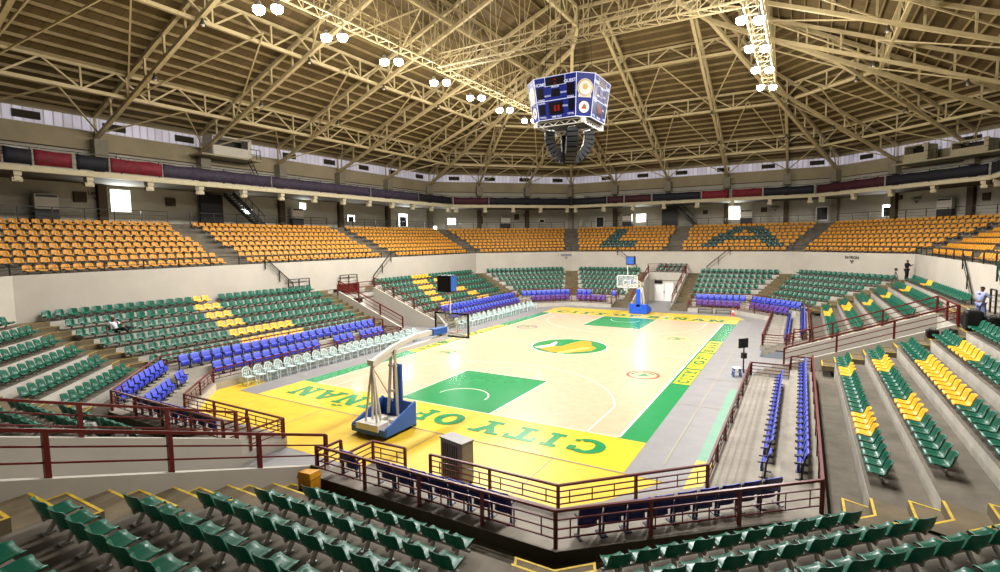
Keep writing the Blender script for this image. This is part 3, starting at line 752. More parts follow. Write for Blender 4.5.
def chair_row(f, s0, s1, row, skip=(), c='chair_blue'):
    ref = {'L': 'near end' if s0 > 0 else 'tunnel', 'R': 'near end' if s0 < 0 else 'tunnel', 'LN': 'hoop end' if 0 else 'sideline end', 'N': 'white-chair end' if s0 < 0 else 'tunnel', 'RN': 'sideline end', 'RF': 'sideline end', 'LF': 'hoop end', 'F': 'tunnel' if s0 > 0 else 'corner'}[f]
    d, z = ((1.3,.38),({'N': 2.2, 'RN': 2.38}.get(f, 2.62)-.42,.85))[row]; n = int(abs(s1-s0)/.58)+1; sgn = 1 if s1 > s0 else -1
    for k in range(n):
        if k in skip: continue
        s = s0+sgn*.58*k
        if not inview(pos(f,s,d,z+.5), 5): continue
        side = WHERE[f]+('' if f not in TUN else (' past tunnel' if ((f == 'L') == (s < 0)) else ' before tunnel') if f in 'LR' else (' white-chair half' if ((f == 'N') == (s < 0)) else ' television half'))
        blue_chair(f, s, d, z, ('blue tip-up chair, %s from the %s, %s row, %s' % (ordinal(k+1), ref, ('front','rear')[row], side)) if abs(s0-3.) > .01 else 'single blue tip-up chair standing apart nearest the orange bin', 'blue pit chairs, '+WHERE[f], c)
chair_row('L', 18.0, 4.3, 1); chair_row('L', 16.8, 4.3, 0, (12,13,17))
chair_row('L', -4.3, -17.6, 1); chair_row('L', -4.3, -17.0, 0)
chair_row('LN', -2.4, 2.4, 1); chair_row('LN', -2.2, 1.9, 0, (2,))
chair_row('N', -8.2, -3.0, 1); chair_row('N', 3.0, 3.1, 1); chair_row('N', 4.3, 8.2, 1)
chair_row('RN', 2.4, -2.7, 1)
chair_row('R', -17.0, -4.7, 1); chair_row('R', -16.2, -5.2, 0, (1,))
chair_row('R', 4.7, 17.6, 1); chair_row('R', 5.2, 16.8, 0)
chair_row('RF', -2.6, 2.7, 1); chair_row('RF', -2.2, 2.2, 0, (), 'chair_purple')
chair_row('F', 4.3, 8.6, 1, (1,2,3,4)); chair_row('F', 5.2, 8.2, 0, (), 'chair_purple')
chair_row('F', -8.6, -4.3, 1); chair_row('F', -8.2, -4.3, 0, (), 'chair_purple')
chair_row('LF', -2.6, 2.7, 1); chair_row('LF', -2.2, 2.4, 0, (), 'chair_purple')
# ---- white plastic armchairs along the sideline
def white_parts():
    P = {}
    mb = MB(); mb.hexa([(-.22,-.22,.41),(.22,-.22,.41),(.2,.2,.4),(-.2,.2,.4),(-.22,-.22,.44),(.22,-.22,.44),(.2,.2,.43),(-.2,.2,.43)]); P['seat'] = mb.mesh('seat', ['monobloc'])
    mb = MB()
    arch = [(-.22,.2,.42),(-.23,.26,.65),(-.19,.3,.8),(-.1,.32,.86),(0,.325,.875),(.1,.32,.86),(.19,.3,.8),(.23,.26,.65),(.22,.2,.42)]
    for a, b in zip(arch[:-1], arch[1:]): mb.beam(a, b, .055, .03, up=(0,1,0))
    for x in (-.1, 0, .1): mb.beam((x,.21,.43),(x,.3,.84),.035,.02, up=(0,1,0))
    P['backrest'] = mb.mesh('backrest', ['monobloc'])
    for sx in (-1, 1):
        mb = MB(); mb.beam((sx*.25,-.2,.62),(sx*.25,.25,.64),.05,.03); mb.beam((sx*.22,-.21,.43),(sx*.25,-.2,.62),.045,.03); P['armrest%d' % sx] = mb.mesh('armrest', ['monobloc'])
        for sy in (-1, 1):
            mb = MB(); mb.beam((sx*.24,sy*.24-.0,0),(sx*.2,sy*.2,.43),.05,.045); P['leg%d%d' % (sx, sy)] = mb.mesh('leg', ['monobloc'])
    return P
WP = white_parts()
def white_chair(x, y, rz, lab, grp='white plastic armchairs along the sideline'):
    t = thing('plastic_armchair', lab, 'white chair', (x, y, .006), rz, grp)
    for k, me in WP.items():
        o = bpy.data.objects.new(me.name.split('.')[0], me); COL.objects.link(o); o.parent = t
n = 22
for k in range(n):
    y = -16.4+13.4*k/(n-1); white_chair(-10.75+random.uniform(-.05,.05), y, math.pi/2+random.uniform(-.12,.12), 'white plastic armchair, %s from the near corner, row before the left tunnel mouth' % ordinal(k+1))
n = 17
for k in range(n):
    y = 2.6+13.6*k/(n-1); white_chair(-10.75+random.uniform(-.05,.05), y, math.pi/2+random.uniform(-.12,.12), 'white plastic armchair, %s past the left tunnel mouth' % ordinal(k+1))

# ------------------------------------------------------------------ roof
RD, SL = 20.5, .40
def rp(f, s, t, z): return pos(f, s, RD-t, z)
def hw(f, t): return max(0., half(f, RD-t))
RIDGE_T = RD+HR; CT = RD+2.178/.41421
apex = {'F': 9.465, 'N': 9.465}
deck = MB(); DZ = 17.0
def dz(t): return DZ+SL*t
for f in ORDER:
    h = hw(f, 0)
    if f in ('R', 'L'):
        t1 = CT; h1 = hw(f, t1); ty = RIDGE_T; hy = 9.465
        P = [(-h,0),(h,0),(h1,t1),(hy,ty),(-hy,ty),(-h1,t1)]
    elif f in ('F', 'N'):
        t1 = CT; h1 = hw(f, t1); P = [(-h,0),(h,0),(h1,t1),(0,RD+HN-9.465),(-h1,t1)]
    else: P = [(-h,0),(h,0),(0,CT)]
    if f in ('F', 'N'): Z = [dz(0), dz(0), dz(t1), dz(RIDGE_T), dz(t1)]
    else: Z = [dz(t) for s, t in P]
    deck.poly([rp(f, s, t, z+.0) for (s, t), z in zip(P, Z)], 0, P)
struct(deck.build('ceiling', ['roofsheet']), 'beige ribbed roof sheeting over the arena')
for f in ORDER:     # purlins
    mb = MB(); tmax = CT-.4 if f in ('RF','LF','RN','LN') else (RIDGE_T-.5 if f in 'RL' else RIDGE_T-.6)
    t = .5
    while t < tmax:
        if t <= CT: h = hw(f, t)
        else:
            k = (t-CT)/(RIDGE_T-CT); h = hw(f, CT)*(1-k)+(9.465 if f in 'RL' else 0)*k
        if h > .1: mb.beam(rp(f, -h, t, dz(t)-.12), rp(f, h, t, dz(t)-.12), .07, .2)
        t += .92
    struct(mb.build('ceiling_beam', 'steel_dark'), 'rows of roof purlins under the sheeting')
def truss(a, b, depth, n, label, w=.26, wt=.22, webw=.11, web='warren', name='roof_truss', down=True):
    """a, b: bottom chord ends; top chord is depth above"""
    a, b = Vector(a), Vector(b); up = Vector((0,0,depth)); t = thing(name, None, None); t['kind'] = 'structure'; t['label'] = label
    mb = MB(); mb.beam(a, b, w, w*.95); mb.build('bottom_chord', 'steel', t)
    mb = MB(); mb.beam(a+up, b+up, wt, wt); mb.build('top_chord', 'steel', t)
    mb = MB()
    for i in range(n):
        p, q = a.lerp(b, i/n), a.lerp(b, (i+1)/n)
        mb.beam(p, p+up, webw)
        if web == 'pratt': mb.beam(p, q+up, webw) if i % 2 else mb.beam(p+up, q, webw)
        elif web == 'warren':
            m_ = p.lerp(q, .5); mb.beam(p, m_+up, webw); mb.beam(m_+up, q, webw)
    mb.beam(b, b+up, webw); mb.build('web', 'steel', t)
    return t
BZ = 15.05
def bz(t): return BZ+SL*t
def t_hip(f, s):     # where a rib at s meets the hip
    if abs(s) <= hw(f, CT): return 27.4
    return (hw(f, 0)-abs(s))/.41421
RIBS = {'L': [21.3,13.5,5.75,-2.0,-9.7,-17.5], 'R': [-21.3,-13.5,-5.75,2.0,9.7,17.5], 'F': [10,2.6,-4.8,-11.6], 'N': [10,3.4,-3.4,-10], 'LF': [-3.6,3.6], 'RF': [-3.6,3.6], 'LN': [-3.6,3.6], 'RN': [-3.6,3.6]}
for f in ORDER:
    for s in RIBS[f]:
        te = min(27.4, t_hip(f, s)-.3)
        truss(rp(f, s, .1, bz(.1)), rp(f, s, te, bz(te)), 1.55, max(2, int(te/2.3)), 'sloping roof truss rising from the back wall', .26, .24, .13, 'vert')
for k, f in enumerate(ORDER):   # hips
    h = hw(f, 0); a = rp(f, h, .1, bz(0)); te = CT; 
    b = rp(f, hw(f, te), te, bz(te))
    truss(a, b, 1.6, 12, 'hip truss rising from a corner of the roof', .32, .28, .14, 'vert')
C1 = rp('R', hw('R', CT), CT, bz(CT))
for sx in (-1, 1):
    for sy in (-1, 1):
        a = Vector((sx*C1.x, sy*abs(C1.y), C1.z)); b = Vector((sx*4.4, sy*12.6, bz(27.5)))
        truss(a, b, 1.6, 2, 'short hip truss by the crown of the roof', .32, .28, .14, 'vert')
q = [(-4.4,-12.6),(4.4,-12.6),(4.4,12.6),(-4.4,12.6)]
for i in range(4):
    a, b = q[i], q[(i+1) % 4]; truss((*a, bz(27.5)), (*b, bz(27.5)), 1.6, 4 if i % 2 == 0 else 10, 'crown truss around the top of the roof', .26, .22, .1)
for y in (-6.3, 0, 6.3): truss((-4.4, y, bz(27.5)), (4.4, y, bz(27.5)), 1.6, 4, 'cross truss at the crown of the roof', .2, .18, .09)
for t, dep in ((5.0, 1.5), (13.5, 1.5), (21.5, 1.4)):
    for f in ORDER:
        ss = sorted([-hw(f, t)]+[s for s in RIBS[f] if abs(s) < hw(f, t)-.8]+[hw(f, t)])
        a = rp(f, ss[0], t, bz(t)+.2); b = rp(f, ss[-1], t, bz(t)+.2)
        truss(a, b, dep, max(2, int((ss[-1]-ss[0])/3.9)), 'ring truss running round the roof', .24, .2, .11)
# lateral rods and rafters between ring trusses
for f in ORDER:
    mb = MB(); ss = [-hw(f, 0)]+sorted(RIBS[f])+[hw(f, 0)]
    for a, b in zip(ss[:-1], ss[1:]):
        for t0, t1 in ((0.6, 5), (5, 14.5), (14.5, 21.5)):
            A = lambda s, t: max(-hw(f, t), min(hw(f, t), s))
            zc = .1
            if hw(f, t1) > 1:
                mb.beam(rp(f, A(a,t0), t0, bz(t0)+zc), rp(f, A((a+b)/2,t1), t1, bz(t1)+zc), .09)
                mb.beam(rp(f, A(b,t0), t0, bz(t0)+zc), rp(f, A((a+b)/2,t1), t1, bz(t1)+zc), .09)
    struct(mb.build('ceiling_beam', 'steel'), 'diagonal bracing between the roof trusses')
# ---- catwalks carrying the lamps
def catwalk(a, b, label, n):
    a, b = Vector(a), Vector(b); t = thing('ceiling_beam', None, None); t['kind'] = 'structure'; t['label'] = label
    dr = (b-a).normalized(); sd = dr.cross(Vector((0,0,1)))*.45; up = Vector((0,0,.95))
    mb = MB()
    for q_ in (sd, -sd): mb.beam(a+q_, b+q_, .09); mb.beam(a+q_+up, b+q_+up, .06)
    mb.build('chord', 'steel', t)
    mb = MB()
    for i in range(n):
        p, q_ = a.lerp(b, i/n), a.lerp(b, (i+1)/n)
        for e in (sd, -sd): mb.beam(p+e, p+e+up, .05); mb.beam(p+e, q_+e+up, .035)
        mb.beam(p+sd, p-sd, .05); mb.beam(p+sd, q_-sd, .03)
    mb.build('web', 'steel', t)
    mb = MB()
    for i in range(0, n+1, 2):
        p = a.lerp(b, i/n)
        x, y = abs(p.x), abs(p.y); tt = min(RD+HR-x, RD+HN-y, RD+HC-(x+y)*SQ); zt = dz(tt)-.2
        for e in (sd, -sd): mb.beam(p+e+up, (p+e*.4).xy.to_3d()+Vector((0,0,zt)), .04)
        if i+2 <= n:
            p2 = a.lerp(b, (i+2)/n); x, y = abs(p2.x), abs(p2.y); t2 = min(RD+HR-x, RD+HN-y, RD+HC-(x+y)*SQ)
            mb.beam(p+up, p2.xy.to_3d()+Vector((0,0,dz(t2)-.3)), .03)
            mb.beam(p2+up, p.xy.to_3d()+Vector((0,0,zt-.1)), .03)
    mb.build('hanger', 'steel', t)
catwalk((-10.6,-20,20.2), (-10.6,20,20.2), 'long lamp catwalk above the white-chair sideline', 34)
catwalk((10.6,-20,20.2), (10.6,20,20.2), 'long lamp catwalk above the television sideline', 34)
catwalk((-10.2,0,20.0), (10.2,0,20.0), 'catwalk crossing the roof over the centre circle', 18)
# ---- lamps
def lamp(x, y, lab):
    t = thing('high_bay_lamp', lab, 'lamp', (x, y, 19.62), 0, 'lit lamps on the catwalks')
    mb = MB(); mb.lathe([(.06,0),(.1,-.05),(.14,-.16),(.3,-.34),(.31,-.36),(.29,-.35),(.12,-.17),(0,-.17)], n=16); mb.build('shade', 'metal', t, True)
    mb = MB(); mb.lathe([(0,-.7),(.15,-.67),(.25,-.6),(.3,-.48),(.28,-.36),(0,-.31)], n=16); mb.build('bulb', 'lamp', t, True)
    mb = MB(); mb.tube((0,0,0), (0,0,.7), .02); mb.build('hanger', 'darkgrey', t)
    ld = bpy.data.lights.new('lamp_beam', 'SPOT'); ld.energy = LAMP_SPOT; ld.spot_size = math.radians(165); ld.spot_blend = .6; ld.shadow_soft_size = .2; ld.color = (1, .985, 1)
    lo = bpy.data.objects.new('lamp_beam', ld); COL.objects.link(lo); lo.parent = t; lo.location = (0,0,-.85)
    ld = bpy.data.lights.new('lamp_glow', 'POINT'); ld.energy = LAMP_UP; ld.shadow_soft_size = .3; ld.color = (1, .93, .82)
    lo = bpy.data.objects.new('lamp_glow', ld); COL.objects.link(lo); lo.parent = t; lo.location = (0,0,-1.15)
YL = [-14.4,-10.0,-5.1,.3,5.3,10.2,15.2]
for sx, nm in ((-1,'white-chair'), (1,'television')):
    for k, y in enumerate(YL):
        for e in (-.42, .42):
            lamp(sx*10.6+e, y+(.25 if e > 0 else -.2), 'lit high-bay lamp, %s of pair %s from the camera end, %s-side catwalk' % ('outer' if e*sx > 0 else 'inner', ordinal(k+1), nm))
def bell(p, lab):
    t = thing('unlit_lamp', lab, 'lamp', p, 0, 'unlit lamps under the trusses')
    mb = MB(); mb.lathe([(.05,0),(.08,-.1),(.1,-.2),(.22,-.42),(.2,-.42),(0,-.2)], n=12); mb.build('shade', 'lamp_off', t, True)
    mb = MB(); mb.lathe([(0,-.5),(.1,-.46),(.13,-.38),(.1,-.3)], n=10); mb.build('bulb', 'offwhite', t, True)
k = 0
for f in ('L', 'F', 'RF', 'LF', 'R'):
    for s in RIBS[f]:
        for t in (8.6, 14.2):
            if hw(f, t) < abs(s)+.2: continue
            p = rp(f, s, t, bz(t)-.15)
            if inview(p, 0): k += 1; bell(p, 'unlit bell lamp, %s on the %s roof truss, %s' % ('lower' if t < 10 else 'higher', ordinal(sorted(RIBS[f]).index(s)+1), {'L':'white-chair side, counted from the far end','R':'television side, counted from the near end','F':'far end, counted from television side','RF':'far corner on television side','LF':'far corner on white-chair side'}[f]))
# ---- columns
for f in ORDER:
    for s in RIBS[f]+[hw(f, 0)]:
        corner = s == hw(f, 0)
        mb = MB(); a = rz_ = rotz(f); p = pos(f, s if not corner else s-.02, 20.3)
        mb.box((p.x, p.y, 10.25), (.75 if corner else .55, .5, 2.8), 0, rz_); struct(mb.build('column', 'column_light' if corner and f != 'L' else 'column'), 'concrete column under the balcony')
        mb = MB(); mb.box((p.x, p.y, 13.4), (.6 if corner else .5, .45, 3.0), 0, rz_)
        q_ = pos(f, s, 20.1); mb.box((q_.x, q_.y, 14.3), (.85, .8, 1.3), 1, rz_); struct(mb.build('column', ['column', 'column_light']), 'column with a concrete corbel under a roof truss')

# ------------------------------------------------------------------ things on the concourse wall (d about 20.4)
def onwall(f, s, z, d=20.42): return pos(f, s, d, z)
wn = 2
def window(f, s0, s1, z0, z1, lab, lit='daylight', frame=.06, dark_inside=False):
    s = (s0+s1)/2; w = abs(s1-s0); h = z1-z0
    t = thing('window_1', None, None, onwall(f, s, z0), rotz(f)); t['kind'] = 'structure'; t['label'] = lab
    mb = MB()
    for x in (-w/2, w/2): mb.box((x,0,h/2), (frame,.12,h+frame))
    for z in (0, h): mb.box((0,0,z), (w,.12,frame))
    mb.build('window_frame', 'white' if lit != 'backwall' else 'offwhite', t)
    mb = MB(); mb.box((0,.03,h/2), (w-frame,.02,h-frame)); mb.build('pane', lit, t)
    if lit == 'daylight':
        ld = bpy.data.lights.new('window_light', 'AREA'); ld.shape = 'RECTANGLE'; ld.size = w; ld.size_y = h; ld.energy = 90*w*h; ld.color = (.93, 1, .97)
        lo = bpy.data.objects.new('window_light', ld); COL.objects.link(lo); lo.parent = t; lo.location = (0,-.1,h/2); lo.rotation_euler = (-math.pi/2, 0, 0)
    if dark_inside:
        mb = MB(); mb.box((0,-.02,h*.38), (w*.7,.04,h*.75)); mb.build('shutter', 'black', t)
window('L', 12.9, 11.5, 9.75, 11.45, 'large bright window above the orange seats')
window('L', 18.8, 17.8, 13.3, 13.75, 'small white framed window on the upper wall', 'darkgrey', .1)
window('L', 12.2, 11.3, 13.35, 14.0, 'small white framed window on the upper wall', 'backwall', .1)
window('L', 2.3, 1.1, 10.0, 10.45, 'bright low window by the dark staircase')
window('L', -4.25, -5.1, 10.7, 11.4, 'bright window pane under the balcony')
window('L', -10.8, -12.0, 9.6, 10.4, 'bright window with dark object', 'daylight', .08, True)
window('L', -19.6, -21.4, 9.2, 10.9, 'bright open doorway', 'daylight', .08, True)
window('LF', 8.2, 7.0, 9.55, 10.5, 'bright window at the far corner')
window('LF', 10.3, 9.7, 8.9, 9.4, 'small bright window low by the steps')
window('LF', 3.6, 3.0, 9.6, 10.8, 'narrow dark opening at the far corner', 'black', .06)
window('LF', -5.5, -6.4, 9.8, 10.4, 'small bright window at the far corner', 'offwhite', .06, True)
window('F', 7.0, 5.6, 9.6, 10.75, 'bright window beside the cooling unit')
window('F', -5.1, -6.4, 9.6, 11.3, 'bright greenish doorway', 'daylight', .08)
window('F', 12.9, 11.7, 9.0, 10.5, 'dark doorway with a white frame', 'black', .12)
window('F', -14.8, -16.0, 9.2, 10.8, 'dark doorway with a bright frame', 'black', .14)
window('RF', 5.0, 3.9, 9.3, 10.6, 'bright window at the far corner', 'daylight', .1, True)
window('RF', 7.5, 6.6, 13.0, 14.0, 'dim window on the upper wall', 'backwall', .08)
window('F', 16.0, 14.9, 12.9, 13.7, 'white framed window on the upper wall', 'offwhite', .1)
def ac_unit(f, s, lab, z=8.85, h=1.9, w=1.35):
    t = thing('standing_air_conditioner', lab, 'air conditioner', pos(f, s, 19.9, z), rotz(f), 'standing air conditioners on the concourse')
    mb = MB(); mb.box((0,0,h*.73), (w,.45,h*.54)); bevel(mb.build('upper_casing', 'offwhite', t), .03)
    mb = MB(); mb.box((0,.02,h*.23), (w,.43,h*.46)); mb.build('lower_panel', 'darkgrey', t)
    mb = MB(); mb.box((0,-.01,h*.93), (w*.9,.45,h*.08)); mb.build('air_outlet', 'black', t)
ac_unit('L', 17.0, 'tall air conditioner at the left end of the concourse, before the large bright window')
ac_unit('L', -3.5, 'air conditioner beside the bright pane, past the dark staircase of the left side')
ac_unit('LF', -.2, 'air conditioner on the far left corner concourse')
ac_unit('F', 8.1, 'air conditioner left of the bright window behind the far hoop')
ac_unit('F', -7.2, 'air conditioner just right of the bright greenish doorway')
ac_unit('RF', -1.7, 'air conditioner on the far right corner concourse')
def vent(f, s0, s1, z0, z1, lab):
    s = (s0+s1)/2; w = abs(s1-s0); h = z1-z0
    t = thing('wall_vent', lab, 'vent', onwall(f, s, z0), rotz(f), 'dark vents on the concourse wall')
    mb = MB(); mb.box((0,0,h/2), (w,.14,h)); mb.build('housing', 'slab_edge', t)
    mb = MB()
    for k in range(5): mb.box((0,-.08,h*(k+.5)/5), (w*.9,.03,h*.09))
    mb.build('louvre', 'column', t)
vent('L', 15.2, 14.4, 10.35, 11.1, 'dark square vent left of the large bright window'); vent('L', 8.9, 8.15, 10.4, 11.05, 'dark square vent between large bright window and dark staircase')
vent('LF', -1.7, -2.4, 10.25, 11.05, 'dark square vent on the far left corner wall'); vent('F', -8.8, -9.5, 10.4, 11.0, 'dark square vent right of the doorway at the far end')
vent('RF', -4.4, -5.0, 10.3, 11.0, 'dark square vent right of the corner air conditioner'); vent('F', -1.9, -2.5, 10.4, 10.9, 'small dark vent beside the far staircase')
vent('RF', 3.6, 2.9, 11.0, 11.45, 'small dark vent above the bright corner window')
def wall_mark(f, s, z, txt, lab, d=20.4, size=.42, mt='darkgrey'):
    t = thing('wall_marking', lab, 'sign', pos(f, s, d, z), rotz(f))
    o = text_mesh('lettering', txt, size, mt, t, .012, .01); o.rotation_euler = (math.pi/2, 0, 0); o.location = (0,-.03,0)
    mb = MB(); mb.poly([(-.28*size*2,-.03,-.12),(0,-.03,-.12-.55*size*1.6),(.28*size*2,-.03,-.12),(.12*size*2,-.03,-.12),(0,-.03,-.12-.3*size*1.6),(-.12*size*2,-.03,-.12)]); mb.build('arrow', mt, t)
wall_mark('LF', -5.6, 5.15, 'PATRON', 'blue word and arrow painted on the white wall, far corner past the white chairs', 10.05, .36, 'signblue')
wall_mark('RF', -.7, 5.15, 'PATRON', 'dark word and arrow painted on the white wall, corner past the television', 10.05, .36)
for f, s in (('L', 13.8), ('L', -2.0), ('F', -10.4), ('RF', 1.4), ('LF', -3.4), ('F', 9.6)): wall_mark(f, s, 10.9, 'UPPER', 'dark word and arrow on the concourse wall, %s%s' % (WHERE[f], '' if f in ('RF','LF') else (', near a cooling unit' if s in (-2.0, 9.6) else ', beside a bright opening')), 20.4, .36)
# dark staircases up to the balcony
def staircase(f, s0, s1, lab):
    t = thing('balcony_staircase', lab, 'staircase', (0,0,0)); n = 14; sgn = 1 if s1 > s0 else -1; L = abs(s1-s0)
    mb = MB()
    for k in range(n):
        a = s0+sgn*L*k/n; z = 11.64-(k+1)*(2.8/n); p = pos(f, a+sgn*L/n/2, 18.9, z); mb.box(p, (L/n*1.1, 1.2, .06), 0, rotz(f))
    mb.build('tread', 'darkgrey', t)
    for d in (18.25, 19.55):
        mb = MB(); mb.beam(pos(f, s0, d, 11.6), pos(f, s1, d, 8.85), .08, .32); mb.build('stringer', 'black', t)
        mb = MB(); mb.beam(pos(f, s0, d, 12.6), pos(f, s1, d, 9.8), .06)
        for k in range(6): p = pos(f, s0+(s1-s0)*k/5, d, 11.6-2.75*k/5); mb.beam(p, p+Vector((0,0,1)), .045)
        mb.build('handrail', 'black', t)
    mb = MB(); p = pos(f, s0-sgn*1.0, 19.9, 10.2); mb.box(p, (2.0,.2,2.7), 0, rotz(f)); mb.build('dark_screen', 'black', t)
staircase('L', 4.4, 1.4, 'dark steel staircase rising to the balcony above the white-chair side')
staircase('F', 1.3, -1.3, 'dark steel staircase rising to the balcony behind the far hoop')
# brackets under the balcony edge
k = 0
for f in ORDER[:5]:
    h = half(f, 15.1); n = int(2*h/3.7); 
    for i in range(n+1):
        s = -h+.6+(2*h-1.2)*i/n; mb = MB(); p = pos(f, s, 15.25, 11.35)
        mb.box((p.x, p.y, 11.55), (.38,.5,.35), 0, rotz(f)); mb.box((p.x, p.y, 11.25), (.32,.36,.32), 0, rotz(f)); mb.box((p.x, p.y, 11.15), (.5,.28,.24), 0, rotz(f))
        if inview(p): struct(mb.build('beam', 'cream'), 'cream painted beam end under the balcony')
# banners on the balcony rail
def banner(f, s0, s1, mt, lab, h=.95, wave=.05, z0=12.05):
    mb = MB(); n = max(4, int(abs(s1-s0)/.25))
    for k in range(n+1):
        s = s0+(s1-s0)*k/n; d = 14.9+wave*math.sin(k*1.9)*.6; sag = .06*abs(math.sin(k*.35))
        for z in (z0, z0+h*.5, z0+h-sag): mb.v.append(tuple(pos(f, s, d+.02*math.sin(k*3.1+z*5), z)))
    for k in range(n):
        for j in (0, 1):
            a = k*3+j; mb.f.append((a, a+3, a+4, a+1)); mb.mi.append(0); mb.uv.append(None)
    o = mb.build('rail_banner', mt, None, True); sm = o.modifiers.new('thickness', 'SOLIDIFY'); sm.thickness = .02
    tag(o, lab, 'banner', 'cloth banners on the balcony rail')
B = [('L',22,20.6,'banner_red','red printed banner at the left end of the balcony rail'),('L',20.5,19.2,'banner_navy','dark banner between two red ones on the balcony rail'),('L',19.1,17.2,'banner_red','red banner over the first air conditioner'),
     ('L',17,15.2,'banner_navy','dark navy banner left of the large bright window'),('L',15.1,11.9,'banner_red','red banner above the large bright window'),
     ('L',11.8,3,'banner_purple','long purple draped banner over the left stand'),('L',2.9,-9,'banner_purple','long purple draped banner past the dark staircase'),('L',-9.1,-17,'banner_purple','purple draped banner above the tunnel'),('L',-17.1,-23.8,'banner_navy','dark navy banner at the far end of the left balcony'),
     ('LF',8.2,3.5,'banner_maroon','maroon banner at the start of the far left corner'),('LF',3.4,-8.2,'banner_navy','navy banner across the far left corner'),
     ('F',14.4,9.5,'banner_navy','navy banner left of the maroon ones at the far end'),('F',9.4,7.2,'banner_maroon','maroon banner over the far hoop, leftmost'),('F',7.0,3.6,'banner_maroon','maroon banner over the scoreboard line, far end'),('F',3.4,-2.4,'banner_navy','navy banner above the far staircase'),
     ('F',-2.6,-5.6,'banner_red','red banner above the bright greenish doorway'),('F',-6,-9.2,'banner_red','red banner right of the bright doorway'),('F',-9.4,-14.4,'banner_navy','navy banner at the right of the far end'),
     ('RF',8.2,.5,'banner_maroon','maroon banner at the far right corner'),('RF',.3,-8.2,'banner_navy','navy banner at the far right corner'),('R',23.8,14,'banner_navy','navy banner on the right balcony'),('R',13.8,4,'banner_maroon','dark maroon banner on the right balcony')]
for b in B: banner(b[0], b[1] if b[0] != 'R' else b[1], b[2], b[3], b[4])
# commentary booths hung under the roof
def booth(f, s0, s1, z0, z1, d, lab, open_=True):
    t = thing('commentary_booth', lab, 'booth', pos(f, (s0+s1)/2, d, z0), rotz(f)); w = abs(s1-s0); h = z1-z0
    mb = MB(); mb.box((0,.9,.05), (w+2.2,1.9,.14)); mb.build('platform', 'cream', t)
    mb = MB(); mb.box((0,.1,h*.28), (w,.1,h*.5)); mb.box((-w/2,.8,h*.5), (.1,1.4,h)); mb.box((w/2,.1,h*.6), (.35,.12,h*.9)); mb.box((0,.1,h*.98), (w,.12,.12)); mb.box((w/2,.8,h*.5), (.1,1.4,h)); mb.build('front_wall', 'offwhite' if f == 'L' else 'cream', t)
    mb = MB(); mb.box((0,1.2,h*.6), (w*.95,.05,h*.7)); mb.build('dark_interior', 'black', t)
    mb = MB()
    for k in range(8): x = w/2+.2+k*.25; 
    for x in (w/2+1.0, w/2+.6): mb.beam((x,0,.1),(x,0,1.0),.04)
    mb.beam((w/2,0,1.0),(w/2+1.05,0,1.0),.05); mb.beam((w/2,0,.55),(w/2+1.05,0,.55),.04); mb.build('railing', 'blackrail', t)
booth('L', 5.6, 2.2, 14.75, 16.5, 18.7, 'cream commentary booth under the roof of the left side, beside a steep ladder')
booth('RF', 1.3, -.8, 14.3, 16.0, 18.2, 'cream booth under the roof at the far right corner, nearer the hoop end')
booth('RF', -3.0, -5.8, 14.3, 15.6, 18.2, 'wide low cream booth under the roof at the far right corner, nearer the camera')
t = thing('booth_ladder', 'dark steep ladder from the balcony to the left commentary booth', 'ladder', (0,0,0))
mb = MB()
for d in (18.4, 18.9): mb.beam(pos('L', 2.4, d, 14.8), pos('L', 1.0, d, 11.95), .06)
mb.build('side_rail', 'darkgrey', t); mb = MB()
for k in range(10): p = Vector(pos('L', 2.4-1.4*k/10, 18.4, 14.8-2.85*k/10)); q = pos('L', 2.4-1.4*k/10, 18.9, 14.8-2.85*k/10); mb.beam(p, q, .05)
mb.build('rung', 'darkgrey', t)

# ------------------------------------------------------------------ hanging scoreboard over the centre circle
sb = thing('scoreboard', 'blue eight-sided electronic scoreboard hanging over the centre circle', 'scoreboard', (0,0,14.75))
HB = 2.5
wide_b, wide_t, ap_b, ap_t = 2.45, 2.85, 1.95, 2.3
def oct_ring(ap, w, z):
    P = []
    for k in range(4):
        a = -math.pi/2+k*math.pi/2; n_ = Vector((math.cos(a), math.sin(a), 0)); t_ = Vector((-n_.y, n_.x, 0))
        P += [n_*ap-t_*w/2+Vector((0,0,z)), n_*ap+t_*w/2+Vector((0,0,z))]
    return P
bot, topr = oct_ring(ap_b, wide_b, 0), oct_ring(ap_t, wide_t, HB)
mb = MB()
for k in range(8): mb.poly([bot[k], bot[(k+1) % 8], topr[(k+1) % 8], topr[k]])
mb.poly(bot[::-1], 1); mb.poly(topr, 1); mb.build('cabinet', ['screen_blue', 'black'], sb)
mb = MB()
for k in range(8):
    mb.beam(bot[k]*1.005, topr[k]*1.002, .035); mb.beam(bot[k], bot[(k+1) % 8], .035); mb.beam(topr[k], topr[(k+1) % 8], .035)
mb.build('edge_trim', 'screen_text', sb)
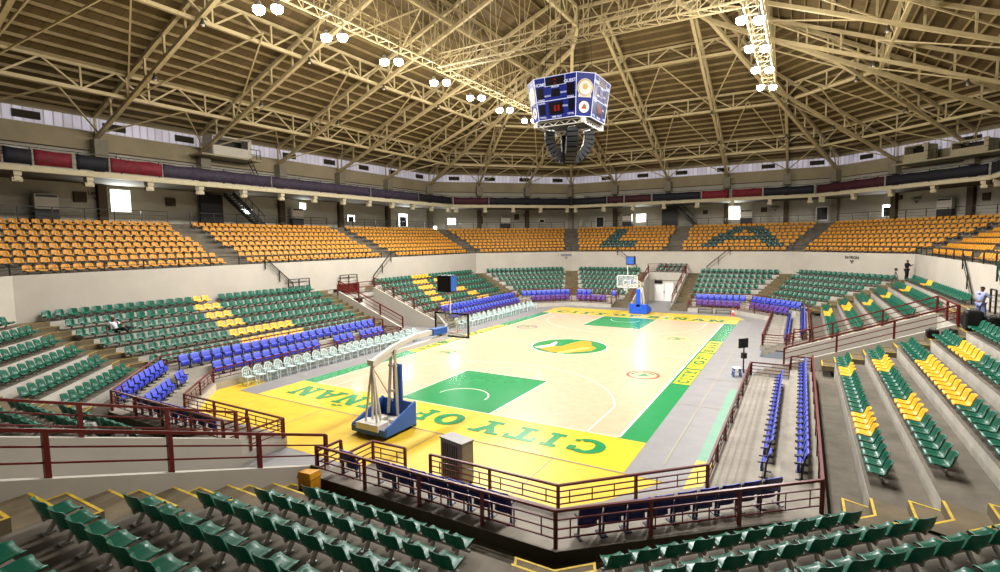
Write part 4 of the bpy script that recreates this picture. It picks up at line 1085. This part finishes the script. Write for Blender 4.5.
for k in range(4):
    a, b, c, d = bot[2*k], bot[2*k+1], topr[2*k+1], topr[2*k]
    def fp(u, v, off=.02, a=a, b=b, c=c, d=d):
        lo = a.lerp(b, u); hi = d.lerp(c, u); n_ = (b-a).cross(d-a).normalized(); return lo.lerp(hi, v)+n_*off
    def face_rect(mb, u0, v0, u1, v1, off=.02, mi=0): mb.poly([fp(u0,v0,off), fp(u1,v0,off), fp(u1,v1,off), fp(u0,v1,off)], mi)
    panel = MB(); face_rect(panel, .28, .78, .72, .97); face_rect(panel, .04, .5, .2, .76); face_rect(panel, .78, .5, .96, .78); face_rect(panel, .4, .52, .6, .7)
    face_rect(panel, .05, .12, .2, .36); face_rect(panel, .3, .1, .68, .4); face_rect(panel, .82, .14, .96, .42)
    for q in ((.44,.18,.5,.32),(.53,.18,.59,.32)): face_rect(panel, *q, .03, 1)
    for q in ((.47,.9,.53,.93),(.47,.82,.53,.85)): face_rect(panel, *q, .03, 1)
    panel.build('display', ['screen_black', 'screen_red'], sb)
    lines = MB(); face_rect(lines, 0, .435, 1, .45, .025); face_rect(lines, .24, .775, .76, .785, .025); face_rect(lines, .255, .78, .265, 1, .025); face_rect(lines, .735, .78, .745, 1, .025)
    lines.build('divider', 'screen_text', sb)
    n_ = (b-a).cross(d-a).normalized(); x_ = (b-a).normalized(); y_ = n_.cross(x_)
    R4 = Matrix((x_, y_, n_)).transposed().to_4x4()
    for txt, u, v, sz in (('HOME',.13,.8,.26),('GUEST',.86,.8,.26),('PERIOD',.5,.73,.15),('FOULS',.13,.455,.14),('FOULS',.87,.455,.14),('BONUS',.3,.54,.12),('BONUS',.7,.58,.12),('PLAYER',.13,.38,.14),('PLAYER FOUL',.5,.42,.0),('PLAYER',.87,.44,.0),('TIME',.5,.41,.0),('TIME OUT',.5,.03,.15),('TOTAL',.13,.04,.14),('FOUL',.74,.26,.14),('TOTAL',.88,.06,.14)):
        if not sz: continue
        o = text_mesh('caption', txt, sz, 'screen_text', sb); M = R4.copy(); M.translation = fp(u, v, .035); o.matrix_local = M
    # chamfer face emblem
    a, b, c, d = bot[2*k+1], bot[(2*k+2) % 8], topr[(2*k+2) % 8], topr[2*k+1]
    n_ = (b-a).cross(d-a).normalized(); x_ = (b-a).normalized(); y_ = n_.cross(x_)
    def ep(u, v, r, ang, off, a=a, b=b, c=c, d=d, n_=n_, x_=x_, y_=y_):
        p = a.lerp(b, u).lerp(d.lerp(c, u), v); return p+x_*r*math.cos(ang)+y_*r*math.sin(ang)+n_*off
    em = MB()
    em.poly([ep(.5,.66,.52,2*math.pi*i/28,.02) for i in range(28)], 0); em.poly([ep(.5,.66,.47,2*math.pi*i/28,.03) for i in range(28)], 1); em.poly([ep(.5,.66,.41,2*math.pi*i/28,.04) for i in range(28)], 2)
    em.poly([ep(.5,.68,.2,2*math.pi*i/5,.05) for i in range(5)], 3)
    em.poly([ep(.12,.44,0,0,.03), ep(.88,.44,0,0,.03), ep(.86,.52,0,0,.03), ep(.14,.52,0,0,.03)], 0)
    em.build('round_emblem', ['offwhite', 'gold', 'white', 'gold'], sb)
    em = MB(); em.poly([ep(.5,.22,.34,2*math.pi*i/24,.02) for i in range(24)], 0)
    em.poly([ep(.5,.22,.22,math.pi/2+2*math.pi*i/3,.03) for i in range(3)], 1); em.poly([ep(.5,.22,.18,-.5,.035), ep(.5,.22,.2,.9,.035), ep(.5,.22,.03,2,.035)], 2)
    em.build('round_emblem', ['white', 'court_red', 'green_logo'], sb)
mb = MB()
for x in (-1.2, 1.2):
    for y in (-1.2, 1.2): mb.beam((x,y,HB), (x*.6,y*.6,12.9), .03)
mb.build('suspension_cable', 'darkgrey', sb)
tr = thing('lighting_truss_frame', 'square white truss frame hanging just under the scoreboard', 'truss', (0,0,14.3))
mb = MB()
q = [(-1.6,-1.6),(1.6,-1.6),(1.6,1.6),(-1.6,1.6)]
for i in range(4):
    (x0,y0),(x1,y1) = q[i], q[(i+1) % 4]
    for z in (.12,.4): mb.beam((x0,y0,z),(x1,y1,z),.055)
    for k in range(8):
        u, v = k/8, (k+1)/8; P = lambda w, z: (x0+(x1-x0)*w, y0+(y1-y0)*w, z)
        mb.beam(P(u,.12), P(v,.4), .05) if k % 2 else mb.beam(P(u,.4), P(v,.12), .05)
mb.build('truss_bars', 'white', tr)
mb = MB()
for (x, y) in q: mb.box((x,y,.26), (.26,.26,.3))
mb.build('corner_block', 'white', tr)
for k in range(4):
    a = -math.pi/4-.25+k*math.pi/2; n_ = Vector((math.cos(a), math.sin(a), 0)); t = thing('speaker_array', 'black curved line array speaker column under the scoreboard, ' + ['camera-facing', 'television-side', 'far-hoop-side', 'white-chair-side'][k], 'speaker', n_*1.25+Vector((0,0,14.25)), a-math.pi/2, 'line array speakers under the scoreboard')
    # local frame: +Y outward
    y, z, th = 0, 0, .12
    for i in range(8):
        mb = MB(); ang = -.05+.1*i+ .012*i*i; c, s_ = math.cos(ang), math.sin(ang)
        def Q(yy, zz): return (yy*c-zz*s_*-1*0+yy*0, 0)
        P = []
        for zz in (-.25, 0):
            for xx, yy in ((-.36,-.28),(.36,-.28),(.36,.34),(-.36,.34)):
                P.append((xx, y+yy*c+zz*s_*-1*-1, z+zz*c-yy*s_*-1*-1))
        mb.hexa(P); o = mb.build('speaker_box', 'case_black', t); bevel(o, .02)
        y -= .27*s_; z -= .27*c
    mb = MB(); mb.tube((0,0,0), (0,0,.3), .03); mb.box((0,0,.05), (.5,.5,.08)); mb.build('rigging', 'metal', t)

# ------------------------------------------------------------------ basketball stanchions
def stanchion(sg, lab, padm):
    """local: court centre lies towards +Y"""
    t = thing('basketball_stanchion', lab, 'basketball hoop', (-.15 if sg < 0 else 0, sg*CY, .006), 0 if sg < 0 else math.pi)
    mb = MB()   # base box, local y from -4.3 to -2.6
    for sx in (-1, 1):
        x = sx*.82; mb.hexa([(x-.05,-4.3,.12),(x+.05,-4.3,.12),(x+.05,-2.6,.12),(x-.05,-2.6,.12),(x-.05,-4.3,.42),(x+.05,-4.3,.42),(x+.05,-2.6,1.05),(x-.05,-2.6,1.05)])
    mb.box((0,-2.6,.5), (1.7,.1,.95)); mb.box((0,-4.3,.25), (1.7,.08,.25)); bevel(mb.build('base_padding', padm, t), .03)
    mb = MB(); mb.box((0,-3.45,.2), (1.55,1.6,.2)); mb.box((0,-4.1,.42), (1.1,.6,.25)); mb.box((-.4,-3.3,.36), (.5,.5,.15)); mb.box((.35,-3.1,.36), (.4,.6,.18)); bevel(mb.build('base_frame', 'offwhite', t), .02)
    for x in (-.7, .7):
        for y in (-4.1, -2.8):
            mb = MB(); mb.tube((x-.04,y,.08), (x+.04,y,.08), .08, n=14); mb.build('wheel', 'black', t)
    mb = MB()   # rear struts fanning to one joint
    J = Vector((0,-4.0,2.75)); K = Vector((0,-2.85,3.0))
    for x, y in ((-.3,-4.15),(.3,-4.15),(-.22,-3.85),(.22,-3.85)): mb.tube((x,y,.4), J, .045)
    mb.box(J, (.3,.2,.2)); mb.build('rear_strut', 'offwhite', t)
    mb = MB()
    for x in (-.16,.16): mb.beam((x*1.5,-2.95,.5), (x*.5,-2.85,3.05), .09,.11)
    mb.beam((-.2,-2.9,1.4),(.2,-2.9,1.4),.08); mb.beam((-.2,-2.9,2.4),(.2,-2.9,2.4),.08); mb.build('front_column', 'offwhite', t)
    mb = MB(); mb.box((0,-2.62,1.55), (.42,.14,1.75)); bevel(mb.build('column_padding', padm, t), .04)
    mb = MB(); mb.tube((0,-4.0,2.6), (0,-2.95,1.0), .025); mb.build('hydraulic_cylinder', 'metal', t)
    mb = MB(); arm = [J, (0,-2.85,3.1), (0,-1.6,3.32), (0,-.6,3.33), (0,.75,3.25)]
    for a, b in zip(arm[:-1], arm[1:]): mb.beam(a, b, .17, .18)
    mb.build('boom_arm', 'offwhite', t)
    mb = MB()
    for p, q in zip([(0,-4.0,2.6),(0,-2.85,2.9)], [(0,-2.85,2.9),(0,.7,3.0)]): mb.beam(p, q, .12)
    mb.beam((0,.3,3.1),(0,.75,3.5),.08); mb.build('lower_arm', 'offwhite', t)
    mb = MB(); mb.beam((0,-.45,3.32),(0,.6,3.27),.27,.3); bevel(mb.build('arm_padding', padm, t), .04)
    mb = MB(); mb.box((0,1.1,3.42), (1.8,.04,1.05)); mb.build('board_glass', 'glass', t)
    mb = MB()
    for x in (-.9,.9): mb.box((x,1.1,3.42), (.06,.08,1.1))
    for z in (2.9,3.95): mb.box((0,1.1,z), (1.86,.08,.07))
    mb.build('board_frame', 'black' if sg < 0 else 'white', t)
    mb = MB()
    for x in (-.3,.3): mb.box((x,1.13,3.3), (.05,.03,.45))
    for z in (3.08,3.52): mb.box((0,1.13,z), (.65,.03,.05))
    mb.build('target_square', 'white', t)
    mb = MB()
    for sx in (-1,1): mb.beam((0,.7,3.45),(sx*.8,1.06,3.88),.05); mb.beam((0,.7,3.2),(sx*.8,1.06,2.98),.05)
    mb.build('board_brace', 'white', t)
    mb = MB(); n = 24
    for k in range(n):
        a, b = 2*math.pi*k/n, 2*math.pi*(k+1)/n; mb.tube((.225*math.cos(a),1.575+.225*math.sin(a),3.05),(.225*math.cos(b),1.575+.225*math.sin(b),3.05),.01,n=6)
    mb.box((0,1.24,3.03), (.16,.26,.06)); mb.build('hoop', 'rim', t)
    mb = MB(); m_ = 12
    for k in range(m_):
        for j in range(4):
            r0, r1 = .225-.03*j, .225-.03*(j+1); z0, z1 = 3.04-.1*j, 3.04-.1*(j+1)
            for e in (-.5, .5):
                a0 = 2*math.pi*(k+(j % 2)*.5)/m_; a1 = 2*math.pi*(k+(j % 2)*.5+e)/m_
                mb.beam((r0*math.cos(a0),1.575+r0*math.sin(a0),z0),(r1*math.cos(a1),1.575+r1*math.sin(a1),z1),.012)
    mb.build('net', 'net', t)
    mb = MB(); mb.beam((0,1.0,3.95),(0,1.0,4.95),.045); mb.build('clock_pole', 'white', t)
    ck = thing('shot_clock', 'dark blue shot clock box on a pole above the %s backboard' % ('near' if sg < 0 else 'far'), 'shot clock', (sg*.3, sg*CY-sg*1.0, 4.95), 0 if sg < 0 else math.pi)
    mb = MB(); mb.box((0,0,.36), (.72,.5,.75)); bevel(mb.build('clock_case', 'black', ck), .02)
    mb = MB(); mb.box((0,.26,.36), (.64,.02,.6)); mb.box((.37,0,.36), (.02,.44,.66)); mb.build('clock_face', 'padblue', ck)
g = mat('glass', 'dfe8e8', .08, alpha=.16)
stanchion(-1, 'portable basketball stanchion with blue padded base on the near yellow apron', 'padblue')
stanchion(1, 'portable basketball stanchion with bright blue base in front of the far tunnel', 'padblue2')

# ------------------------------------------------------------------ loose things on and around the floor
t = thing('floor_air_conditioner', 'grey floor-standing cooling cabinet on the yellow apron behind the near railing', 'air conditioner', (4.75,-20.15,.006), -.22)
mb = MB(); mb.box((0,0,.68), (.95,.5,1.22)); bevel(mb.build('casing', 'ac', t), .04)
mb = MB()
for k in range(7): mb.box((-.33+.1*k,-.26,.7), (.03,.03,1.0))
mb.build('front_grille', 'ac_dark', t)
mb = MB(); mb.box((0,0,1.31), (.97,.52,.05)); mb.build('top_panel', 'ac', t)
mb = MB()
for x in (-.4,.4):
    for y in (-.18,.18): mb.box((x,y,.04), (.08,.08,.08))
mb.build('foot', 'black', t)
# orange bin on the near steps
t = thing('trash_bin', 'orange litter bin standing on the steps beside the near tunnel', 'bin', pos('N', 2.75, 2.95, .5), rotz('N')+.1)
mb = MB(); mb.hexa([(-.19,-.16,0),(.19,-.16,0),(.19,.16,0),(-.19,.16,0),(-.215,-.19,.72),(.215,-.19,.72),(.215,.19,.72),(-.215,.19,.72)]); bevel(mb.build('bin_body', 'trash', t), .02)
mb = MB(); mb.hexa([(-.235,-.21,.72),(.235,-.21,.72),(.235,.21,.72),(-.235,.21,.72),(-.19,-.19,.88),(.19,-.05,.88),(.19,.19,.9),(-.19,.19,.9)]); bevel(mb.build('bin_lid', 'trash', t), .02)
mb = MB(); mb.box((0,-.205,.87), (.28,.06,.1)); mb.build('bin_opening', 'slab_edge', t)
# television stand and stool on the right sideline
t = thing('monitor_stand', 'black monitor on a tall stand against the right courtside railing', 'monitor', (11.0,-2.6,.006), .9)
mb = MB(); mb.tube((0,0,.05),(0,0,1.5),.035); mb.build('pole', 'black', t)
mb = MB()
for k in range(3): a = 2.1*k; mb.beam((0,0,.25),(.42*math.cos(a),.42*math.sin(a),.02),.03)
mb.build('tripod_leg', 'black', t)
mb = MB(); mb.box((-.05,0,1.65), (.62,.08,.5)); bevel(mb.build('screen', 'black', t), .015)
mb = MB(); mb.box((.12,.1,.95), (.22,.2,.3)); mb.build('control_box', 'black', t)
t = thing('plastic_stool', 'white and blue plastic stool beside the monitor stand', 'stool', (10.75,-3.3,.006), .3)
mb = MB(); mb.box((0,0,.44), (.36,.36,.04)); bevel(mb.build('stool_seat', 'white', t), .015)
for x in (-1,1):
    for y in (-1,1):
        mb = MB(); mb.beam((x*.19,y*.19,0),(x*.14,y*.14,.43),.05); mb.build('leg', 'padblue', t)
mb = MB(); mb.box((0,0,.26), (.36,.36,.03)); mb.build('shelf_ring', 'white', t)
def bag(name, p, sz, lab, cat, mt='case_black', rz=0, hnd=True):
    t = thing(name, lab, cat, p, rz); mb = MB(); mb.box((0,0,sz[2]/2), sz); bevel(mb.build('case_body', mt, t), min(sz)*.18, 3)
    if hnd:
        mb = MB(); mb.path([(-.12,0,sz[2]-.02),(-.1,0,sz[2]+.07),(.1,0,sz[2]+.07),(.12,0,sz[2]-.02)], .015, 6); mb.build('handle', 'darkgrey', t)
    return t
bag('equipment_bag', pos('R',-2.9,7.2,2.64), (.45,.35,.36), 'small black bag on the steps by the right tunnel wall, lowest of the black bags', 'bag')
bag('equipment_bag', pos('R',-2.9,7.8,2.64), (.95,.42,.38), 'long black bag on the steps by the right tunnel wall', 'bag', rz=1.2)
bag('equipment_case', pos('R',-2.9,8.55,3.09), (.62,.6,.85), 'tall black equipment case at the top end of the right tunnel railing', 'case')
bag('equipment_case', pos('R',-1.9,8.7,3.14), (.7,.5,.45), 'black equipment case on the platform over the right tunnel', 'case')
bag('equipment_case', pos('R',-3.1,9.15,3.31), (.6,.5,.4), 'black case behind the tall one, nearer the person in light blue', 'case', rz=.3)
bag('equipment_case', pos('R',-3.2,9.75,3.54), (.8,.4,.6), 'black case standing against the dark steps beside the person in light blue', 'case', rz=.2)
bag('speaker_box', pos('L',1.6,8.7,2.8), (.8,.6,.5), 'dark box on the platform over the left tunnel', 'box', hnd=False)
for k, (s, d, z, lab, mt) in enumerate([(-5.6,4.0,1.0,'dark green bag lying on seats left of the near tunnel','seat_darkgreen'),(-6.4,4.2,1.1,'white and red bundle on seats left of the near tunnel','white'),(-7.4,4.1,1.0,'black bag on seats at the far end of that bundle row','case_black')]):
    bag('bag', pos('N', s, d, z+.2), (.7,.3,.22), lab, 'bag', mt, rz=.4*k, hnd=(k != 1))
# white notice box on tunnel rail, red info boards
t = thing('notice_box', 'white box with dark lid on the near tunnel rail', 'box', pos('N',.2,5.6,.01), rotz('N'))
mb = MB(); mb.box((0,0,.1), (.5,.35,.2)); bevel(mb.build('box_body', 'white', t), .02); mb = MB(); mb.box((.12,0,.22), (.28,.35,.04)); mb.build('lid', 'black', t)
t = thing('barrier_panel', 'maroon sheet barrier at the head of the left tunnel', 'barrier', pos('L',0,8.35,2.85), rotz('L'))
mb = MB(); mb.box((-.8,0,.45), (2.3,.04,.75)); mb.build('sheet', 'maroon', t); mb = MB()
for x in (-1.95,.35): mb.box((x,0,.45), (.07,.07,.95))
mb.build('post', 'maroon', t)
for s, lab in ((4.6,'black cage guard on the top landing before the left tunnel'),(-.7,'black cage guard on the wall over the left tunnel')):
    railing('guard_rail', lab, 'railing', [pos('L',s-1,9.9,3.2),pos('L',s+1,9.9,3.2)], 1.15, 'blackrail', 1, 1, post=.07, pickets=.35)
railing('guard_rail', 'black guard frame beside the person in light blue', 'railing', [pos('R',-.2,9.9,3.53), pos('R',.6,9.9,3.53)], 1.1, 'blackrail', 3, 1, post=.07)
railing('handrail', 'dark green handrail dropping down the end of the right white wall', 'handrail', [pos('R',.2,9.98,5.05), pos('R',-1.4,9.98,3.55)], .9, 'greenrail', 1, 1, post=.07)
# low table frames in front of the far corner chairs
for s, lab in ((-5.6,'low grey bench in front of the far purple chairs, nearer the far tunnel'),(-7.2,'low grey bench in front of the far purple chairs, nearer the red cone')):
    t = thing('low_bench', lab, 'bench', pos('F',s,-.5,.006), rotz('F')); mb = MB(); mb.box((0,0,.36), (1.4,.35,.05)); mb.build('bench_top', 'ac_dark', t)
    for x in (-.62,.62):
        mb = MB(); mb.box((x,0,.17), (.05,.32,.34)); mb.build('leg', 'ac_dark', t)
t = thing('traffic_cone', 'red and white post at the far right corner of the yellow apron', 'cone', (8.1,19.9,.006)); mb = MB(); mb.lathe([(.2,0),(.2,.04),(.11,.04),(.05,.7),(0,.72)], n=14); mb.build('cone_body', 'court_red', t, True); mb = MB(); mb.lathe([(.095,.3),(.075,.48)], n=14); mb.build('white_band', 'white', t, True)

# ------------------------------------------------------------------ people
def skin_part(name, nodes, edges, mt, parent, sub=2, root=0):
    me = bpy.data.meshes.new(name); me.from_pydata([n[:3] for n in nodes], edges, []); me.materials.append(MATS[mt])
    o = link(name, me, parent); bm = bmesh.new(); bm.from_mesh(me); L = bm.verts.layers.skin.verify(); bm.verts.ensure_lookup_table()
    for v, n in zip(bm.verts, nodes): v[L].radius = (n[3], n[4] if len(n) > 4 else n[3]); v[L].use_root = (v.index == root)
    bm.to_mesh(me); bm.free(); sk = o.modifiers.new('skin', 'SKIN'); sk.use_smooth_shade = True; ss = o.modifiers.new('sub', 'SUBSURF'); ss.levels = sub; ss.render_levels = sub
    return o
def person(lab, loc, rz, J, shirt, trousers, skin='skin', hair='hair', sleeve=True, short=False):
    """J: joints; builds a body with head, hands and clothing"""
    t = thing('person', lab, 'person', loc, rz); P, C_, N_, H = J['pelvis'], J['chest'], J['neck'], J['head']
    nodes = [(*P,.13,.1), (*C_,.15,.1), (*N_,.055), (*[(n*1.0+h)/2 for n, h in zip(N_, H)],.055), (*H,.09,.1), (H[0],H[1],H[2]+.1,.075)]
    edges = [(0,1),(1,2),(2,3),(3,4),(4,5)]
    for sd in 'lr':
        k = len(nodes); sh, el, wr = J['sh'+sd], J['el'+sd], J['wr'+sd]
        nodes += [(*sh,.06), (*el,.042), (*wr,.028)]; edges += [(1,k),(k,k+1),(k+1,k+2)]
        hd = (Vector(wr)-Vector(el)).normalized(); pal = Vector(wr)+hd*.07; side = hd.cross(Vector((0,0,1))); side = side.normalized() if side.length > .1 else Vector((1,0,0))
        nodes.append((*pal,.036,.02)); edges.append((k+2,k+3)); 
        for i, e in enumerate((-.03,-.01,.01,.03)):
            b = pal+hd*.03+side*e; tip = b+hd*(.07-.012*abs(i-1.3))+Vector((0,0,-.02)); kk = len(nodes); nodes += [(*b,.010),(*tip,.008)]; edges += [(k+3,kk),(kk,kk+1)]
        kk = len(nodes); b = pal-hd*.02+side*.04; nodes += [(*b,.012),(*(b+hd*.04+side*.02),.009)]; edges += [(k+3,kk),(kk,kk+1)]
        k = len(nodes); hp, kn, an, to = J['hp'+sd], J['kn'+sd], J['an'+sd], J['to'+sd]
        nodes += [(*hp,.095),(*kn,.062),(*an,.042),(*to,.035)]; edges += [(0,k),(k,k+1),(k+1,k+2),(k+2,k+3)]
    skin_part('body', nodes, edges, skin, t)
    f = Vector(J.get('face', (0,-1,0))); Hh = Vector(H)
    r = f.cross(Vector((0,0,1))).normalized()
    mb = MB()
    for e in (-.032,.032): mb.lathe([(0,-.012),(.01,-.006),(.012,.002),(0,.012)], tuple(Hh+f*.088+r*e+Vector((0,0,.03))), 8)
    mb.build('eyes', 'black', t, True)
    mb = MB(); p = Hh+f*.1; mb.hexa([tuple(p+r*a+f*b+Vector((0,0,c))) for a, b, c in ((-.014,0,-.02),(.014,0,-.02),(.01,-.03,-.02),(-.01,-.03,-.02),(-.006,-.01,.03),(.006,-.01,.03),(.005,-.03,.03),(-.005,-.03,.03))]); mb.build('nose', skin, t)
    mb = MB(); p = Hh+f*.092+Vector((0,0,-.045)); mb.beam(p-r*.022, p+r*.022, .012, .008); mb.build('mouth', 'court_red', t)
    skin_part('hair', [(Hh.x-f.x*.02,Hh.y-f.y*.02,Hh.z+.05,.108,.1),(Hh.x-f.x*.03,Hh.y-f.y*.03,Hh.z+.11,.08)], [(0,1)], hair, t)
    nodes = [(*Vector(P).lerp(Vector(C_),.1),.16,.125), (*C_,.18,.125), (*Vector(C_).lerp(Vector(N_),.6),.1,.09)]; edges = [(0,1),(1,2)]
    for sd in 'lr':
        k = len(nodes); sh, el, wr = Vector(J['sh'+sd]), Vector(J['el'+sd]), Vector(J['wr'+sd]); nodes += [(*sh,.078),(*sh.lerp(el,.75),.062)]; edges += [(1,k),(k,k+1)]
        if sleeve: nodes += [(*el,.056),(*el.lerp(wr,.85),.044)]; edges += [(k+1,k+2),(k+2,k+3)]
    skin_part('shirt', nodes, edges, shirt, t, 1)
    nodes = [(*P,.15,.12)]; edges = []
    for sd in 'lr':
        k = len(nodes); hp, kn, an = Vector(J['hp'+sd]), Vector(J['kn'+sd]), Vector(J['an'+sd]); nodes += [(*hp,.11),(*kn,.08)]; edges += [(0,k),(k,k+1)]
        if not short: nodes.append((*an,.062)); edges.append((k+1,k+2))
    skin_part('trousers', nodes, edges, trousers, t, 1)
    for sd in 'lr':
        an, to = Vector(J['an'+sd]), Vector(J['to'+sd]); skin_part('shoe', [(*(an+Vector((0,0,-.03))),.055),(*an.lerp(to,.5),.05),(*to,.045,.035)], [(0,1),(1,2)], 'black', t, 1)
    return t
STAND = dict(pelvis=(0,0,.95), chest=(0,-.02,1.3), neck=(0,-.02,1.47), head=(0,-.05,1.6), shl=(-.19,0,1.4), shr=(.19,0,1.4), ell=(-.27,.02,1.13), elr=(.27,-.02,1.13), wrl=(-.26,-.08,.9), wrr=(.24,-.2,.98),
             hpl=(-.1,0,.9), hpr=(.1,0,.9), knl=(-.12,-.03,.5), knr=(.12,-.02,.5), anl=(-.12,.02,.09), anr=(.13,.03,.09), tol=(-.13,-.14,.05), tor=(.14,-.13,.05))
J = dict(STAND); J.update(elr=(.32,-.12,1.2), wrr=(.2,-.33,1.32), ell=(-.3,-.05,1.15), wrl=(-.1,-.3,1.22))
person('person in dark clothes standing at a tripod against the white wall, far right corner', pos('R', 21.1, 9.5, 3.53), .9, J, 'shirt_black', 'trousers_dark', 'skin_dark')
t = thing('camera_tripod', 'dark video camera on a tripod beside the person in dark clothes', 'camera', pos('R', 21.2, 9.1, 3.09)+Vector((-.3,0,0)), 0)
mb = MB()
for k in range(3): a = 2.09*k+.4; mb.beam((0,0,1.2),(.35*math.cos(a),.35*math.sin(a),0),.035)
mb.build('tripod_leg', 'darkgrey', t); mb = MB(); mb.box((0,0,1.35), (.18,.34,.2)); mb.tube((0,-.17,1.35),(0,-.34,1.35),.06); bevel(mb.build('camera_body', 'black', t), .01)
J = dict(STAND); J.update(elr=(.3,-.2,1.2), wrr=(.1,-.38,1.22), ell=(-.32,-.12,1.2), wrl=(-.12,-.38,1.2), knl=(-.14,-.05,.5))
person('person in light blue shirt and grey-blue trousers standing over the right tunnel', pos('R', -1.0, 9.2, 3.14), 2.2, J, 'shirt_blue', 'trousers_grey', 'skin_dark')
SIT = dict(pelvis=(0,.05,.27), chest=(-.1,.1,.62), neck=(-.14,.08,.78), head=(-.12,.04,.92), shl=(-.27,.12,.72), shr=(.06,.1,.72), ell=(-.38,.2,.5), elr=(.25,-.02,.55), wrl=(-.4,.1,.32), wrr=(.42,-.14,.5),
           hpl=(-.06,0,.26), hpr=(.09,0,.26), knl=(.22,-.32,.42), knr=(.38,-.25,.42), anl=(.42,-.42,.08), anr=(.78,-.2,.3), tol=(.5,-.52,.05), tor=(.9,-.22,.36), face=(.5,-.85,0))
person('person in white top and dark trousers lounging on green seats at the left', pos('L', 18.7, T0+TD*3+.3, TZ+TH*3), rotz('L'), SIT, 'shirt_white', 'trousers_dark', 'skin_dark', sleeve=False)
